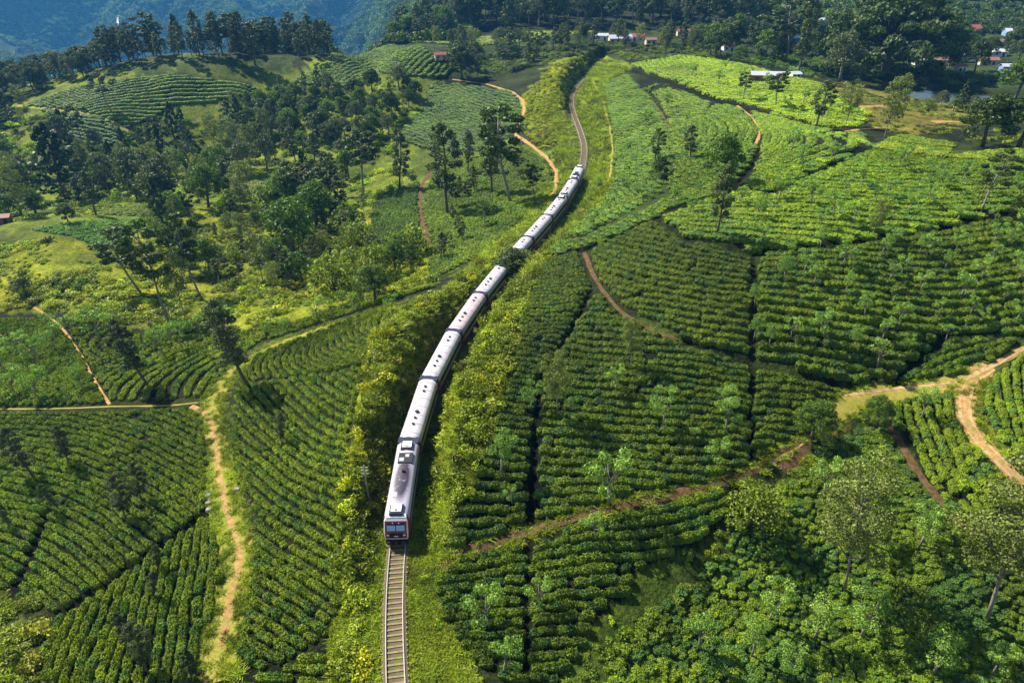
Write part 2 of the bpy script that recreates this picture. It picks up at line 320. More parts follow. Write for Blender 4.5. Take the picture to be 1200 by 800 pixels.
# ---------------------------------------------------------------- regions of the ground (outlined in the photograph, laid on the terrain)
FIELDS = [
 # name, outline, row guides (u,v,du,dv), row spacing, step along row, size, tint
 ('A', [(-60,478),(0,484),(120,484),(228,480),(240,505),(242,560),(238,598),(128,676),(58,722),(10,692),(-60,690)], [(20,570,1,0.06),(60,520,1,.25),(120,610,1,.7),(200,520,1,.45),(80,680,1,.75)], 1.35, 0.92, 1.0, (1.3,1.25,.95)),
 ('B', [(240,608),(258,640),(262,690),(244,748),(238,830),(40,830),(60,735),(66,728),(132,684)], [(180,720,-.22,1),(110,760,-.35,1),(235,660,-.15,1)], 1.3, 0.95, 1.0, (1.45,1.35,.95)),
 ('C1', [(292,424),(312,412),(380,388),(452,361),(440,392),(428,428),(360,440),(300,446),(276,462)], [(310,430,.22,-1),(370,410,.3,-1),(420,385,.6,-1)], 1.35, 0.95, 1.0, (1.35,1.25,.95)),
 ('C2', [(298,450),(360,443),(426,432),(410,500),(405,560),(402,640),(398,700),(384,742),(330,775),(292,792),(280,762),(294,700),(298,640),(300,600),(278,560),(270,500),(276,466)], [(350,470,1,.85),(400,480,1,.6),(330,560,1,.65),(380,600,1,.6),(320,740,1,.6)], 1.35, 0.92, 1.0, (1.25,1.2,.95)),
 ('C3', [(384,756),(380,800),(376,850),(270,850),(285,802),(330,785)], [(340,800,1,.1)], 1.35, 0.95, 1.0, (1.35,1.3,.95)),
 ('D1', [(-60,372),(0,374),(58,376),(92,418),(124,471),(60,474),(-60,473)], [(60,440,1,-.5),(10,440,1,-.45)], 1.5, 0.95, .95, (1.6,1.45,.9)),
 ('D2', [(74,380),(112,374),(170,394),(250,393),(330,383),(430,352),(512,336),(440,358),(380,378),(300,402),(256,440),(234,464),(134,470),(100,415)], [(220,420,1,-.95),(150,440,1,-.5),(180,405,1,-.2),(350,385,1,-.3)], 1.5, 0.95, .95, (1.6,1.45,.9)),
 ('E1', [(640,305),(676,296),(694,340),(672,380),(628,442),(612,610),(560,640),(524,642),(540,596),(575,520),(600,440),(615,370)], [(590,560,1,.12),(610,450,1,.1),(650,350,1,-.05)], 1.5, 1.0, 1.0, (.74,.78,.92)),
 ('E2', [(632,444),(676,382),(700,344),(728,374),(798,404),(878,428),(876,545),(828,566),(760,574),(688,592),(622,612)], [(700,480,1,.06),(840,500,1,.1),(740,420,1,.14),(640,560,1,.05)], 1.65, 1.0, 1.05, (.74,.78,.88)),
 ('E3', [(886,430),(960,448),(990,456),(978,472),(938,508),(884,540)], [(920,480,1,.1)], 1.5, 1.0, 1.05, (.78,.82,.85)),
 ('F', [(692,296),(704,288),(766,260),(800,282),(876,300),(876,418),(800,394),(738,364),(706,332)], [(720,310,1,.22),(800,380,1,.15),(840,330,1,.15)], 1.75, 1.0, 1.05, (.80,.80,.75)),
 ('G', [(892,300),(1000,288),(1120,268),(1260,246),(1260,396),(1185,392),(1110,392),(1042,444),(1000,446),(890,420)], [(920,350,1,.08),(1000,370,1,.16),(1120,300,1,.0),(1150,350,1,-.2)], 1.85, 1.0, 1.1, (.82,.86,.78)),
 ('G2', [(1052,447),(1110,399),(1190,398),(1178,414),(1138,436),(1085,444)], [(1110,425,1,-.3)], 1.4, 1.0, 1.1, (.85,.9,.95)),
 ('H', [(782,254),(868,218),(905,231),(966,200),(1020,176),(1090,188),(1260,196),(1260,238),(1120,260),(1000,280),(886,292),(806,274)], [(860,260,1,.05),(980,240,1,.0),(1080,230,1,.05),(1150,220,1,-.05)], 2.15, 1.05, 1.1, (1.3,1.35,.9)),
 ('H2', [(1030,174),(1060,160),(1120,170),(1110,184),(1180,176),(1260,182),(1260,192),(1095,184)], [(1100,176,1,.1)], 2.0, 1.1, 1.1, (1.6,1.5,.9)),
 ('I1', [(648,288),(684,280),(760,245),(866,192),(884,168),(884,190),(862,216),(776,250),(704,284),(690,292),(650,300)], [(760,250,1,-.45)], 2.1, 1.05, 1.1, (1.05,1.15,.95)),
 ('I2', [(708,100),(735,88),(768,122),(784,152),(786,184),(780,214),(752,240),(690,272),(668,276),(706,240),(726,205),(722,160)], [(740,200,1,-.4),(740,130,1,-.1)], 2.0, 1.1, 1.1, (1.05,1.2,1.0)),
 ('I3', [(742,88),(800,108),(830,122),(818,150),(820,176),(858,190),(790,232),(786,214),(794,186),(790,150),(774,120)], [(800,190,1,-.4),(800,130,1,.2)], 2.15, 1.1, 1.1, (1.2,1.25,.95)),
 ('J', [(836,124),(864,124),(882,148),(886,168),(862,188),(824,174),(822,150)], [(845,132,1,.35),(872,152,.35,1),(858,180,-1,.6),(850,155,.4,1)], 2.5, 1.0, 1.15, (1.2,1.3,.9)),
 ('K', [(872,124),(905,132),(960,152),(1024,160),(1018,172),(962,194),(904,226),(876,218),(892,186),(896,166),(888,144)], [(920,150,1,.3),(930,190,1,-.3),(905,170,.5,-1)], 2.2, 1.05, 1.15, (1.35,1.4,.85)),
 ('L', [(742,76),(800,66),(870,76),(950,98),(1012,130),(1000,146),(960,148),(900,127),(800,100)], [(800,85,1,.2),(940,120,1,.2)], 2.4, 1.1, 1.2, (1.9,1.85,.7)),
 ('M', [(1260,400),(1196,416),(1160,448),(1148,482),(1172,514),(1200,542),(1260,596)], [(1190,470,.3,1),(1200,500,.35,1)], 1.4, 0.95, 1.0, (1.15,1.15,.9)),
 ('N', [(1046,456),(1122,454),(1122,484),(1144,530),(1186,572),(1150,612),(1124,606),(1084,560),(1066,520),(1044,488)], [(1080,470,.12,1),(1100,520,.4,1),(1130,570,.7,1)], 1.45, 1.0, 1.0, (1.1,1.1,.9)),
 ('O', [(536,656),(616,640),(614,820),(596,800),(560,780),(520,722),(514,682)], [(560,680,1,-.14),(600,740,1,-.02)], 1.42, 1.0, 1.05, (.82,.86,.85)),
 ('P', [(624,638),(690,614),(760,597),(846,574),(862,592),(820,632),(742,672),(735,700),(690,728),(682,760),(640,820),(622,820)], [(680,660,1,-.14),(780,620,1,-.22),(660,740,1,-.05)], 1.42, 1.0, 1.05, (.84,.88,.85)),
 ('S', [(40,122),(95,102),(200,91),(288,99),(290,108),(250,118),(190,122),(150,146),(110,134),(70,132)], [(150,110,1,-.08),(220,105,1,.02)], 2.3, 1.2, 1.2, (1.25,1.3,.85)),
 ('U', [(345,88),(398,64),(440,52),(490,54),(526,70),(516,80),(440,84),(400,96)], [(420,70,1,-.15)], 2.6, 1.25, 1.35, (1.0,1.1,.85)),
 ('V', [(505,104),(545,100),(600,112),(604,134),(596,160),(560,176),(500,172),(470,160),(500,130)], [(550,130,1,.35),(520,150,1,.35)], 2.2, 1.15, 1.25, (.75,.9,1.0)),
 ('W1', [(508,204),(560,188),(604,172),(636,190),(644,212),(606,262),(560,300),(508,326),(502,290),(498,250)], [(560,240,1,-.1),(620,210,1,-.1),(540,290,1,-.3)], 1.8, 1.1, 1.1, (1.35,1.35,.9)),
 ('W2', [(440,232),(490,215),(492,240),(486,290),(440,300)], [(460,260,1,-.3)], 1.9, 1.1, 1.1, (.9,1.0,1.1)),
 ('T', [(62,142),(104,138),(150,160),(120,168),(80,160)], [(100,150,1,.2)], 2.4, 1.2, 1.2, (.9,1.1,1.6)),
 ('X', [(40,268),(100,260),(190,256),(190,262),(140,276),(124,290),(90,276)], [(120,268,1,.0)], 1.8, .9, .8, (2.6,2.8,12)),
 ('Z', [(270,215),(330,200),(390,204),(370,222),(300,232)], [(330,212,1,.1)], 2.0, 1.1, 1.1, (1.6,1.5,.9)),
 ('Z2', [(482,50),(560,45),(660,37),(690,38),(640,44),(570,52)], [(600,45,1,-.1)], 3.0, 1.5, 1.5, (1.7,1.5,.8)),
 ('Y', [(120,250),(160,240),(200,246),(200,252),(150,253)], [(160,248,1,-.1)], 2.0, 1.1, 1.1, (1.5,1.4,.8)),
]
PATHS = {   # name: (outline line in the photo, width m, tone)
 'left_track': ([(250,800),(256,755),(270,700),(281,660),(279,630),(266,600),(258,560),(254,520),(248,490),(250,468),(266,440),(300,414),(345,396),(390,380)], 3.3, 'verge'),
 'left_rut': ([(258,757),(268,712),(280,664),(279,634),(268,606),(258,570),(254,530),(248,498),(238,480),(224,476)], 1.1, 'tan'),
 'left_edge': ([(-40,478),(0,479),(60,479),(132,476),(200,475),(246,470)], 0.4, 'verge'),
 'foot_path': ([(128,474),(112,448),(96,418),(76,388),(62,374),(40,360)], 0.5, 'tan'),
 'foot_path_b': ([(-20,388),(0,392),(20,400),(36,412)], 0.5, 'tan'),
 'upper_left': ([(390,380),(440,362),(500,348),(530,338)], 0.9, 'tan'),
 'red_track': ([(516,664),(545,645),(620,622),(700,600),(760,584),(830,570),(880,552),(915,530),(944,508),(966,488)], 1.15, 'red'),
 'fork_verge': ([(962,490),(985,474),(1010,468),(1040,462),(1090,454),(1132,446),(1150,438)], 3.0, 'verge'),
 'right_lane': ([(990,464),(1040,457),(1090,453),(1130,446),(1160,430),(1200,408),(1240,392)], 1.0, 'tan'),
 'dirt_road': ([(1160,430),(1138,446),(1128,466),(1128,485),(1138,506),(1160,530),(1200,566),(1250,620)], 2.6, 'tan'),
 'narrow_red': ([(1040,492),(1056,520),(1076,556),(1110,595),(1140,630)], 0.8, 'red'),
 'bare_patch': ([(905,545),(925,532),(948,516)], 3.2, 'red'),
 'hill_path': ([(685,296),(693,318),(704,338),(728,366),(760,386),(800,402)], 0.7, 'red'),
 'valley_path': ([(530,93),(572,99),(600,108),(613,118),(614,132),(606,150),(604,158),(622,170),(640,184),(652,200),(652,215),(646,235)], 1.2, 'tan'),
 'valley_red': ([(506,202),(494,216),(491,240),(496,262),(505,290)], 1.6, 'red'),
 'bank_path': ([(694,92),(706,118),(714,145),(718,175),(716,200),(712,215)], 0.6, 'verge'),
 'upper_red': ([(762,116),(776,134),(788,158),(788,180)], 0.8, 'red'),
 'arc_path': ([(864,124),(880,136),(889,148),(889,162),(884,172)], 0.8, 'tan'),
 'field_end': ([(968,158),(986,156),(1004,152),(1030,150)], 1.8, 'tan'),
 'sand_a': ([(996,126),(1020,125),(1040,124)], 2.2, 'tan'),
 'sand_b': ([(1092,143),(1110,142),(1124,143)], 2.6, 'tan'),
 'crop_path': ([(20,124),(60,128),(110,134),(135,144),(155,158)], 2.2, 'verge'),
}
GROUND = [
 ([(430,176),(600,158),(640,180),(610,262),(505,332),(430,310)], (0.11,0.155,0.018)),
 ([(-60,240),(60,250),(200,246),(200,300),(60,300),(-60,300)], (0.12,0.16,0.022)),
 ([(-60,70),(200,60),(345,66),(345,100),(-60,130)], (0.075,0.11,0.02)),  # colour regions: outline, colour (the plant cover's own colour), edge noise
 ([(0,86),(180,92),(500,60),(520,120),(470,200),(520,330),(300,380),(0,370)], (0.17,0.22,0.016)),
 ([(190,250),(330,236),(420,250),(500,300),(512,330),(440,348),(330,378),(240,388),(130,380),(60,372),(0,372),(0,290),(60,280),(130,300)], (0.27,0.30,0.015)),
 ([(380,850),(400,640),(420,480),(440,372),(520,338),(560,306),(600,250),(648,215),(655,160),(610,150),(614,110),(655,66),(700,62),(735,76),(712,105),(725,160),(727,205),(700,246),(650,292),(620,360),(575,520),(520,650),(560,850)], (0.17,0.22,0.014)),
 ([(480,48),(600,38),(800,30),(860,60),(740,72),(690,62),(620,75),(560,95),(500,80)], (0.05,0.075,0.015)),
 ([(740,200),(1260,150),(1260,440),(740,440)], (0.05,0.075,0.014)),
 ([(960,96),(1130,118),(1150,140),(1060,160),(1010,140)], (0.22,0.20,0.035)),
 ([(980,460),(1060,450),(1046,490),(980,500),(930,530)], (0.17,0.18,0.03)),
 ([(590,850),(640,790),(690,735),(742,680),(830,630),(870,590),(900,600),(850,650),(760,730),(700,850)], (0.13,0.19,0.018)),
 ([(330,305),(420,285),(450,310),(430,335),(370,350),(300,340)], (0.33,0.33,0.016)),
 ([(130,350),(200,330),(260,350),(240,380),(150,376)], (0.27,0.29,0.016)),
 ([(1130,430),(1260,380),(1260,620),(1150,540)], (0.13,0.17,0.02)),
 ([(850,610),(960,520),(1040,492),(1120,600),(1260,700),(1260,850),(640,850),(700,740),(760,690)], (0.075,0.12,0.014)),
 ([(880,0),(1260,0),(1260,100),(1060,104),(860,70)], (0.045,0.070,0.02)),
 ([(-60,690),(20,694),(60,740),(40,850),(-60,850)], (0.10,0.13,0.03)),
]
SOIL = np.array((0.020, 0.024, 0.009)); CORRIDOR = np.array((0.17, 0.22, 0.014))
def grow(W_):
    c = W_.mean(0); d = W_ - c; r_ = np.hypot(*c); return W_ + d / (np.linalg.norm(d, axis=1)[:, None] + 1e-9) * max(0, (r_ - 110) * .012)
FW = {f[0]: grow(wpoly(f[1])) for f in FIELDS}
def ground_colour(x, y, edge=1.0):
    shp = x.shape; x = x.ravel(); y = y.ravel(); r = np.hypot(x, y)
    jx = x + fbm(x / 6, y / 6, 21, 3) * 5 * edge * np.clip(r / 120, .5, 3); jy = y + fbm(x / 6, y / 6, 25, 3) * 5 * edge * np.clip(r / 120, .5, 3)
    c = np.tile(np.array((0.032, 0.044, 0.011)), (len(x), 1))
    far = sstep(480, 900, r)[:, None]; c = c * (1 - far) + np.array((0.040, 0.070, 0.022)) * far
    m = r < 900; ids = np.where(m)[0]
    for P, col in GROUND:
        w_ = wpoly(P, 5); k = inside(jx[ids], jy[ids], w_); c[ids[k]] = col
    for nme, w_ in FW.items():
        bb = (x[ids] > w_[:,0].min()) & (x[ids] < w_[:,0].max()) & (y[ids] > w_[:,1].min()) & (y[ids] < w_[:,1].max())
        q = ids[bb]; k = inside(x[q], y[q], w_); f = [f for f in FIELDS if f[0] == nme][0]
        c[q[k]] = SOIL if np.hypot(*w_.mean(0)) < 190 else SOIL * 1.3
    d = line_dist(x, y, TRC); k = (d < 4.2) & (x > -60); c[k] = CORRIDOR * 0.8
    v = 1 + 0.55 * fbm(x / 14, y / 14, 33, 4)[:, None] + 0.35 * fbm(x / 3, y / 3, 37, 3)[:, None]
    c = np.clip(c * v, 0.004, 1)
    mt = sstep(1300, 2200, r)[:, None] * np.clip(fbm(x / 160, y / 160, 51, 4) * 2, 0, 1)[:, None]
    c = c * (1 - mt) + np.array((0.10, 0.13, 0.035)) * mt
    return c.reshape(*shp, 3)
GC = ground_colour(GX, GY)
m, t, b = new_mat('ground_cover', 0.95, 0.1)
at = nd(t, 'ShaderNodeVertexColor', layer_name='gcol'); P_ = wpos(t)
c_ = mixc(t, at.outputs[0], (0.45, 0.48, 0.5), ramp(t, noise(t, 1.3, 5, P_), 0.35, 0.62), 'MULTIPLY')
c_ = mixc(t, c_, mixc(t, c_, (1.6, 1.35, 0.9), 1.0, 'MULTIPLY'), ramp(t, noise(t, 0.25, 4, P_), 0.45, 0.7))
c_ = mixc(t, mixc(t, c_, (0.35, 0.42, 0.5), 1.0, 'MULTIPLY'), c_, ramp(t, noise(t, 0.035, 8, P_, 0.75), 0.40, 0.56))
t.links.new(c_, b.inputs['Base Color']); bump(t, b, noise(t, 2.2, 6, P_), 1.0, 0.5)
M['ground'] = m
# open drains between the tea blocks: narrow trenches, their shade painted into the ground colour
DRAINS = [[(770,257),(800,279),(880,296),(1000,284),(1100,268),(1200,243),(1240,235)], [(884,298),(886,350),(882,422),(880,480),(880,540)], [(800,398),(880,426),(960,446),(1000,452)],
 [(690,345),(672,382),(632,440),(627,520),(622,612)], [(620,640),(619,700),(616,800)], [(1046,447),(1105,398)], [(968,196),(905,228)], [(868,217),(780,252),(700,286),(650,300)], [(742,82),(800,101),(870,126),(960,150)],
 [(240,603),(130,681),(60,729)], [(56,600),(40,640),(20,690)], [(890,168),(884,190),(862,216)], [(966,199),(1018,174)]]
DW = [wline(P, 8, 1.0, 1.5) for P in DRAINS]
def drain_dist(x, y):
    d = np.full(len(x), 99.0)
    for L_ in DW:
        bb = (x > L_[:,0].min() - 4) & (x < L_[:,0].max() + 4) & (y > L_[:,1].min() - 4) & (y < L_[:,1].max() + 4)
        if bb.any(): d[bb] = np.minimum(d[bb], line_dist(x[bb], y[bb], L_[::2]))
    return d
dd = drain_dist(GX.ravel(), GY.ravel()).reshape(GX.shape); GZ -= 0.8 * np.exp(-(dd / np.clip(np.hypot(GX, GY) / 120, .6, 2.2)) ** 2)
GC = GC * (1 - .7 * np.exp(-(dd / np.clip(np.hypot(GX, GY) / 90, 1.0, 2.6)) ** 2))[..., None]  # trench shade painted in: ground colour darkened along the drain lines
# the pond sits in a hollow of the ground
POND_W = wpoly([(1060,109),(1092,106),(1130,106),(1160,108),(1166,116),(1146,122),(1110,121),(1076,117)])
pz = float(gh(POND_W[:,0], POND_W[:,1]).mean())
ins = inside(GX.ravel(), GY.ravel(), POND_W).reshape(GX.shape); GZ[ins] = pz - 2.5
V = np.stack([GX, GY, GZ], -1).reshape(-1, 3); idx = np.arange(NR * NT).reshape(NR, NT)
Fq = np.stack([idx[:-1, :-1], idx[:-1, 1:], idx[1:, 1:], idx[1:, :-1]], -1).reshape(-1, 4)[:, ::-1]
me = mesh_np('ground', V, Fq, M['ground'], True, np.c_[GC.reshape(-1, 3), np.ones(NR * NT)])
link('ground', me, kind='structure')
m, t, b = new_mat('pond_water', 0.12, 0.08); b.inputs['Base Color'].default_value = (0.035, 0.04, 0.018, 1)
bump(t, b, noise(t, 1.5, 3, wpos(t)), 0.08, 0.05)
pm = bpy.data.meshes.new('pond'); cen = POND_W.mean(0)
pm.from_pydata([(p[0] + (p[0]-cen[0])*.15, p[1] + (p[1]-cen[1])*.15, pz - 0.5) for p in POND_W], [], [tuple(range(len(POND_W)))]); pm.materials.append(m); link('pond', pm, kind='structure')
# paths: ribbons on the ground with ragged edges
def dirt(name, a, b_, c):
    m, t, b = new_mat(name, 0.95, 0.1); P = wpos(t)
    col = mixc(t, a, b_, ramp(t, noise(t, 1.6, 5, P), 0.35, 0.65)); col = mixc(t, col, c, ramp(t, noise(t, 0.5, 6, P, 0.8), 0.52, 0.66))
    t.links.new(col, b.inputs['Base Color']); bump(t, b, noise(t, 6, 4, P), 0.6, 0.08); return m
RUTS = {'dirt_road': .62, 'left_track': None}
TONE = {'tan': dirt('tan_dirt', (0.25,0.14,0.052), (0.40,0.25,0.10), (0.16,0.17,0.03)), 'red': dirt('red_earth', (0.055,0.030,0.016), (0.125,0.07,0.035), (0.07,0.08,0.02)),
        'verge': dirt('grassy_track', (0.19,0.19,0.03), (0.26,0.23,0.04), (0.34,0.23,0.08))}
PW = {}
for k_, (P, wd, tone) in PATHS.items():
    L_ = wline(P, 10, 0.8, 1.5); PW[k_] = L_
    tn = np.gradient(L_, axis=0); tn /= np.linalg.norm(tn, axis=1)[:, None] + 1e-9; nn = np.c_[-tn[:, 1], tn[:, 0]]
    s_ = np.arange(len(L_)); wl = wd / 2 * (1 + 0.55 * fbm(s_ / 3.0, s_ * 0, 71, 3)); wr = wd / 2 * (1 + 0.55 * fbm(s_ / 3.0, s_ * 0 + 5, 75, 3))
    if k_ == 'left_track': wl = wl * np.interp(s_, [0, 20, 45, 80], [.9, 1.2, 1.0, .9]); wr = wr * np.interp(s_, [0, 20, 45, 80], [1.2, 1.6, 1.1, .8])
    if k_ == 'bare_patch': tp = np.sin(np.linspace(.12, 3.0, len(L_))) ** .7; wl = wl * tp; wr = wr * tp
    mb = []; lift = 0.05 if k_ not in ('left_rut',) else 0.075
    for q in (-1, -.5, 0, .5, 1):
        off = np.where(q < 0, wl, wr) * q; X_ = L_[:, 0] + nn[:, 0] * off; Y_ = L_[:, 1] + nn[:, 1] * off
        mb.append(np.c_[X_, Y_, gh(X_, Y_) + lift - 0.05 * (abs(q) == 1)])
    V = np.stack(mb, 1).reshape(-1, 3); ii = np.arange(len(L_) * 5).reshape(-1, 5)
    Fq = np.stack([ii[:-1, :-1], ii[:-1, 1:], ii[1:, 1:], ii[1:, :-1]], -1).reshape(-1, 4)
    link('dirt_path', mesh_np('dirt_path', V, Fq, TONE[tone], True), kind='structure')

TONE['rut'] = dirt('worn_rut', (0.34,0.22,0.10), (0.46,0.31,0.15), (0.24,0.16,0.08))
for k_, side in (('dirt_road', -.55), ('dirt_road', .6), ('bare_patch', .1), ('right_lane', 0.0)):
    L_ = PW[k_]; tn = np.gradient(L_, axis=0); tn /= np.linalg.norm(tn, axis=1)[:, None] + 1e-9; s_ = np.arange(len(L_)); hw_ = .17 * (1 + .9 * fbm(s_ / 2.2, s_ * 0, 171, 3)); ce = side + .12 * np.sin(s_ / 7) + .3 * fbm(s_ / 6, s_ * 0, 173, 2)
    rows = []
    for q in (-1, 0, 1):
        X_ = L_[:, 0] - tn[:, 1] * (ce + hw_ * q); Y_ = L_[:, 1] + tn[:, 0] * (ce + hw_ * q); rows.append(np.c_[X_, Y_, gh(X_, Y_) + .075 - .01 * (q == 0)])
    V = np.stack(rows, 1).reshape(-1, 3); ii = np.arange(len(L_) * 3).reshape(-1, 3)
    link('wheel_rut', mesh_np('wheel_rut', V, np.stack([ii[:-1, :-1], ii[:-1, 1:], ii[1:, 1:], ii[1:, :-1]], -1).reshape(-1, 4), TONE['rut'], True), kind='structure')
# stones lying on the lanes and beside the ballast
def pebbles():
    g = np.random.default_rng(77); P = []
    for k_ in ('left_track', 'red_track', 'dirt_road', 'bare_patch'):
        L_ = PW[k_]; wd = PATHS[k_][1]; n_ = int(len(L_) * 1.5); i = g.integers(0, len(L_), n_); P.append(np.c_[L_[i, 0] + g.normal(0, wd * .32, n_), L_[i, 1] + g.normal(0, wd * .32, n_)])
    i = g.integers(0, len(TR), 1500); P.append(TR[i] + g.choice([-1, 1], (1500, 1)) * np.c_[np.full(1500, 1.0), np.zeros(1500)] * g.uniform(1.0, 1.7, (1500, 1))); P = np.concatenate(P)
    z = gh(P[:, 0], P[:, 1]) + .05; r_ = g.uniform(.03, .11, len(P)); O = np.array([(1,0,0),(0,1,0),(-1,0,0),(0,-1,0),(0,0,.7),(0,0,-.5)], float); O = O[None] * r_[:, None, None] * g.uniform(.7, 1.3, (len(P), 6, 1))
    V = (O + np.c_[P, z][:, None]).reshape(-1, 3); T_ = np.array([(0,1,4),(1,2,4),(2,3,4),(3,0,4),(1,0,5),(2,1,5),(3,2,5),(0,3,5)]); Fl = (T_[None] + 6 * np.arange(len(P))[:, None, None]).reshape(-1, 3)
    link('loose_stones', mesh_np('loose_stones', V, Fl, plain('loose_stone', (0.26, 0.22, 0.17), .9, .4, 3)), kind='stuff', label='loose stones scattered on the dirt tracks and beside the ballast', category='stones')
pebbles()

# ---------------------------------------------------------------- plant building blocks
def dome(seed, seg=24, ring=9, lump=0.27):
    g = np.random.default_rng(seed); V = []; 
    for i in range(ring + 1):
        p = i / ring * math.pi * 0.56
        for j in range(seg):
            q = 2 * math.pi * (j + 0.5 * (i % 2)) / seg
            rx = math.sin(p) ** 0.62; z = math.copysign(abs(math.cos(p)) ** 0.36, math.cos(p))
            sq = (abs(math.cos(q)) ** 3.2 + abs(math.sin(q)) ** 3.2) ** (-1 / 3.2); a = (1 + g.normal(0, lump * 0.42)) * sq; V.append((rx * math.cos(q) * a, rx * math.sin(q) * a, 0.10 + z * 0.78 * (1 + g.normal(0, lump * 0.42))))
    F_ = [(i*seg + j, i*seg + (j+1) % seg, (i+1)*seg + (j+1) % seg, (i+1)*seg + j) for i in range(ring) for j in range(seg)]
    V = np.array(V); Fl = np.array([f[::-1] for f in F_])
    # sprigs: small leaf quads standing off the dome
    k = 230; P = V[g.integers(0, len(V), k)] * (0.95 + g.random((k, 1)) * 0.18) + g.normal(0, .07, (k, 3))
    return quads_join(V, Fl, P, g, 0.10)
def quads(P, g, size, out=None, bias=1.2):
    """one leaf quad at each point; normals lean outwards"""
    k = len(P); nrm = g.normal(0, 1, (k, 3)); 
    if out is not None: nrm = nrm * 0.75 + out * bias
    nrm /= np.linalg.norm(nrm, axis=1)[:, None] + 1e-9
    a = np.cross(nrm, g.normal(0, 1, (k, 3))); a /= np.linalg.norm(a, axis=1)[:, None] + 1e-9; b_ = np.cross(nrm, a)
    s_ = (size * (0.6 + 0.8 * g.random(k)))[:, None]
    V = np.stack([P + a * s_, P + b_ * s_ * 0.62, P - a * s_, P - b_ * s_ * 0.62], 1).reshape(-1, 3)
    return V, np.arange(k * 4).reshape(-1, 4)
def quads_join(V, Fl, P, g, size):
    out = P - np.array((0, 0, 0.3)); out /= np.linalg.norm(out, axis=1)[:, None] + 1e-9
    V2, F2 = quads(P, g, size, out); return np.r_[V, V2], np.r_[Fl, F2 + len(V)]
def leaf_ball(g, c, rad, k, size, shell=0.55):
    d = g.normal(0, 1, (k, 3)); d /= np.linalg.norm(d, axis=1)[:, None]
    rr_ = (shell + (1 - shell) * g.random((k, 1))) ** 1.0
    P = np.array(c) + d * rr_ * np.array(rad); return P, d
def crown_mesh(name, g, balls, size, mat):
    PP = []; DD = []
    for c, rad, k in balls:
        p, d = leaf_ball(g, c, rad, k, size); PP.append(p); DD.append(d)
    P = np.concatenate(PP); D = np.concatenate(DD)
    V, F_ = quads(P, g, size, D); return mesh_np(name, V, F_, mat)
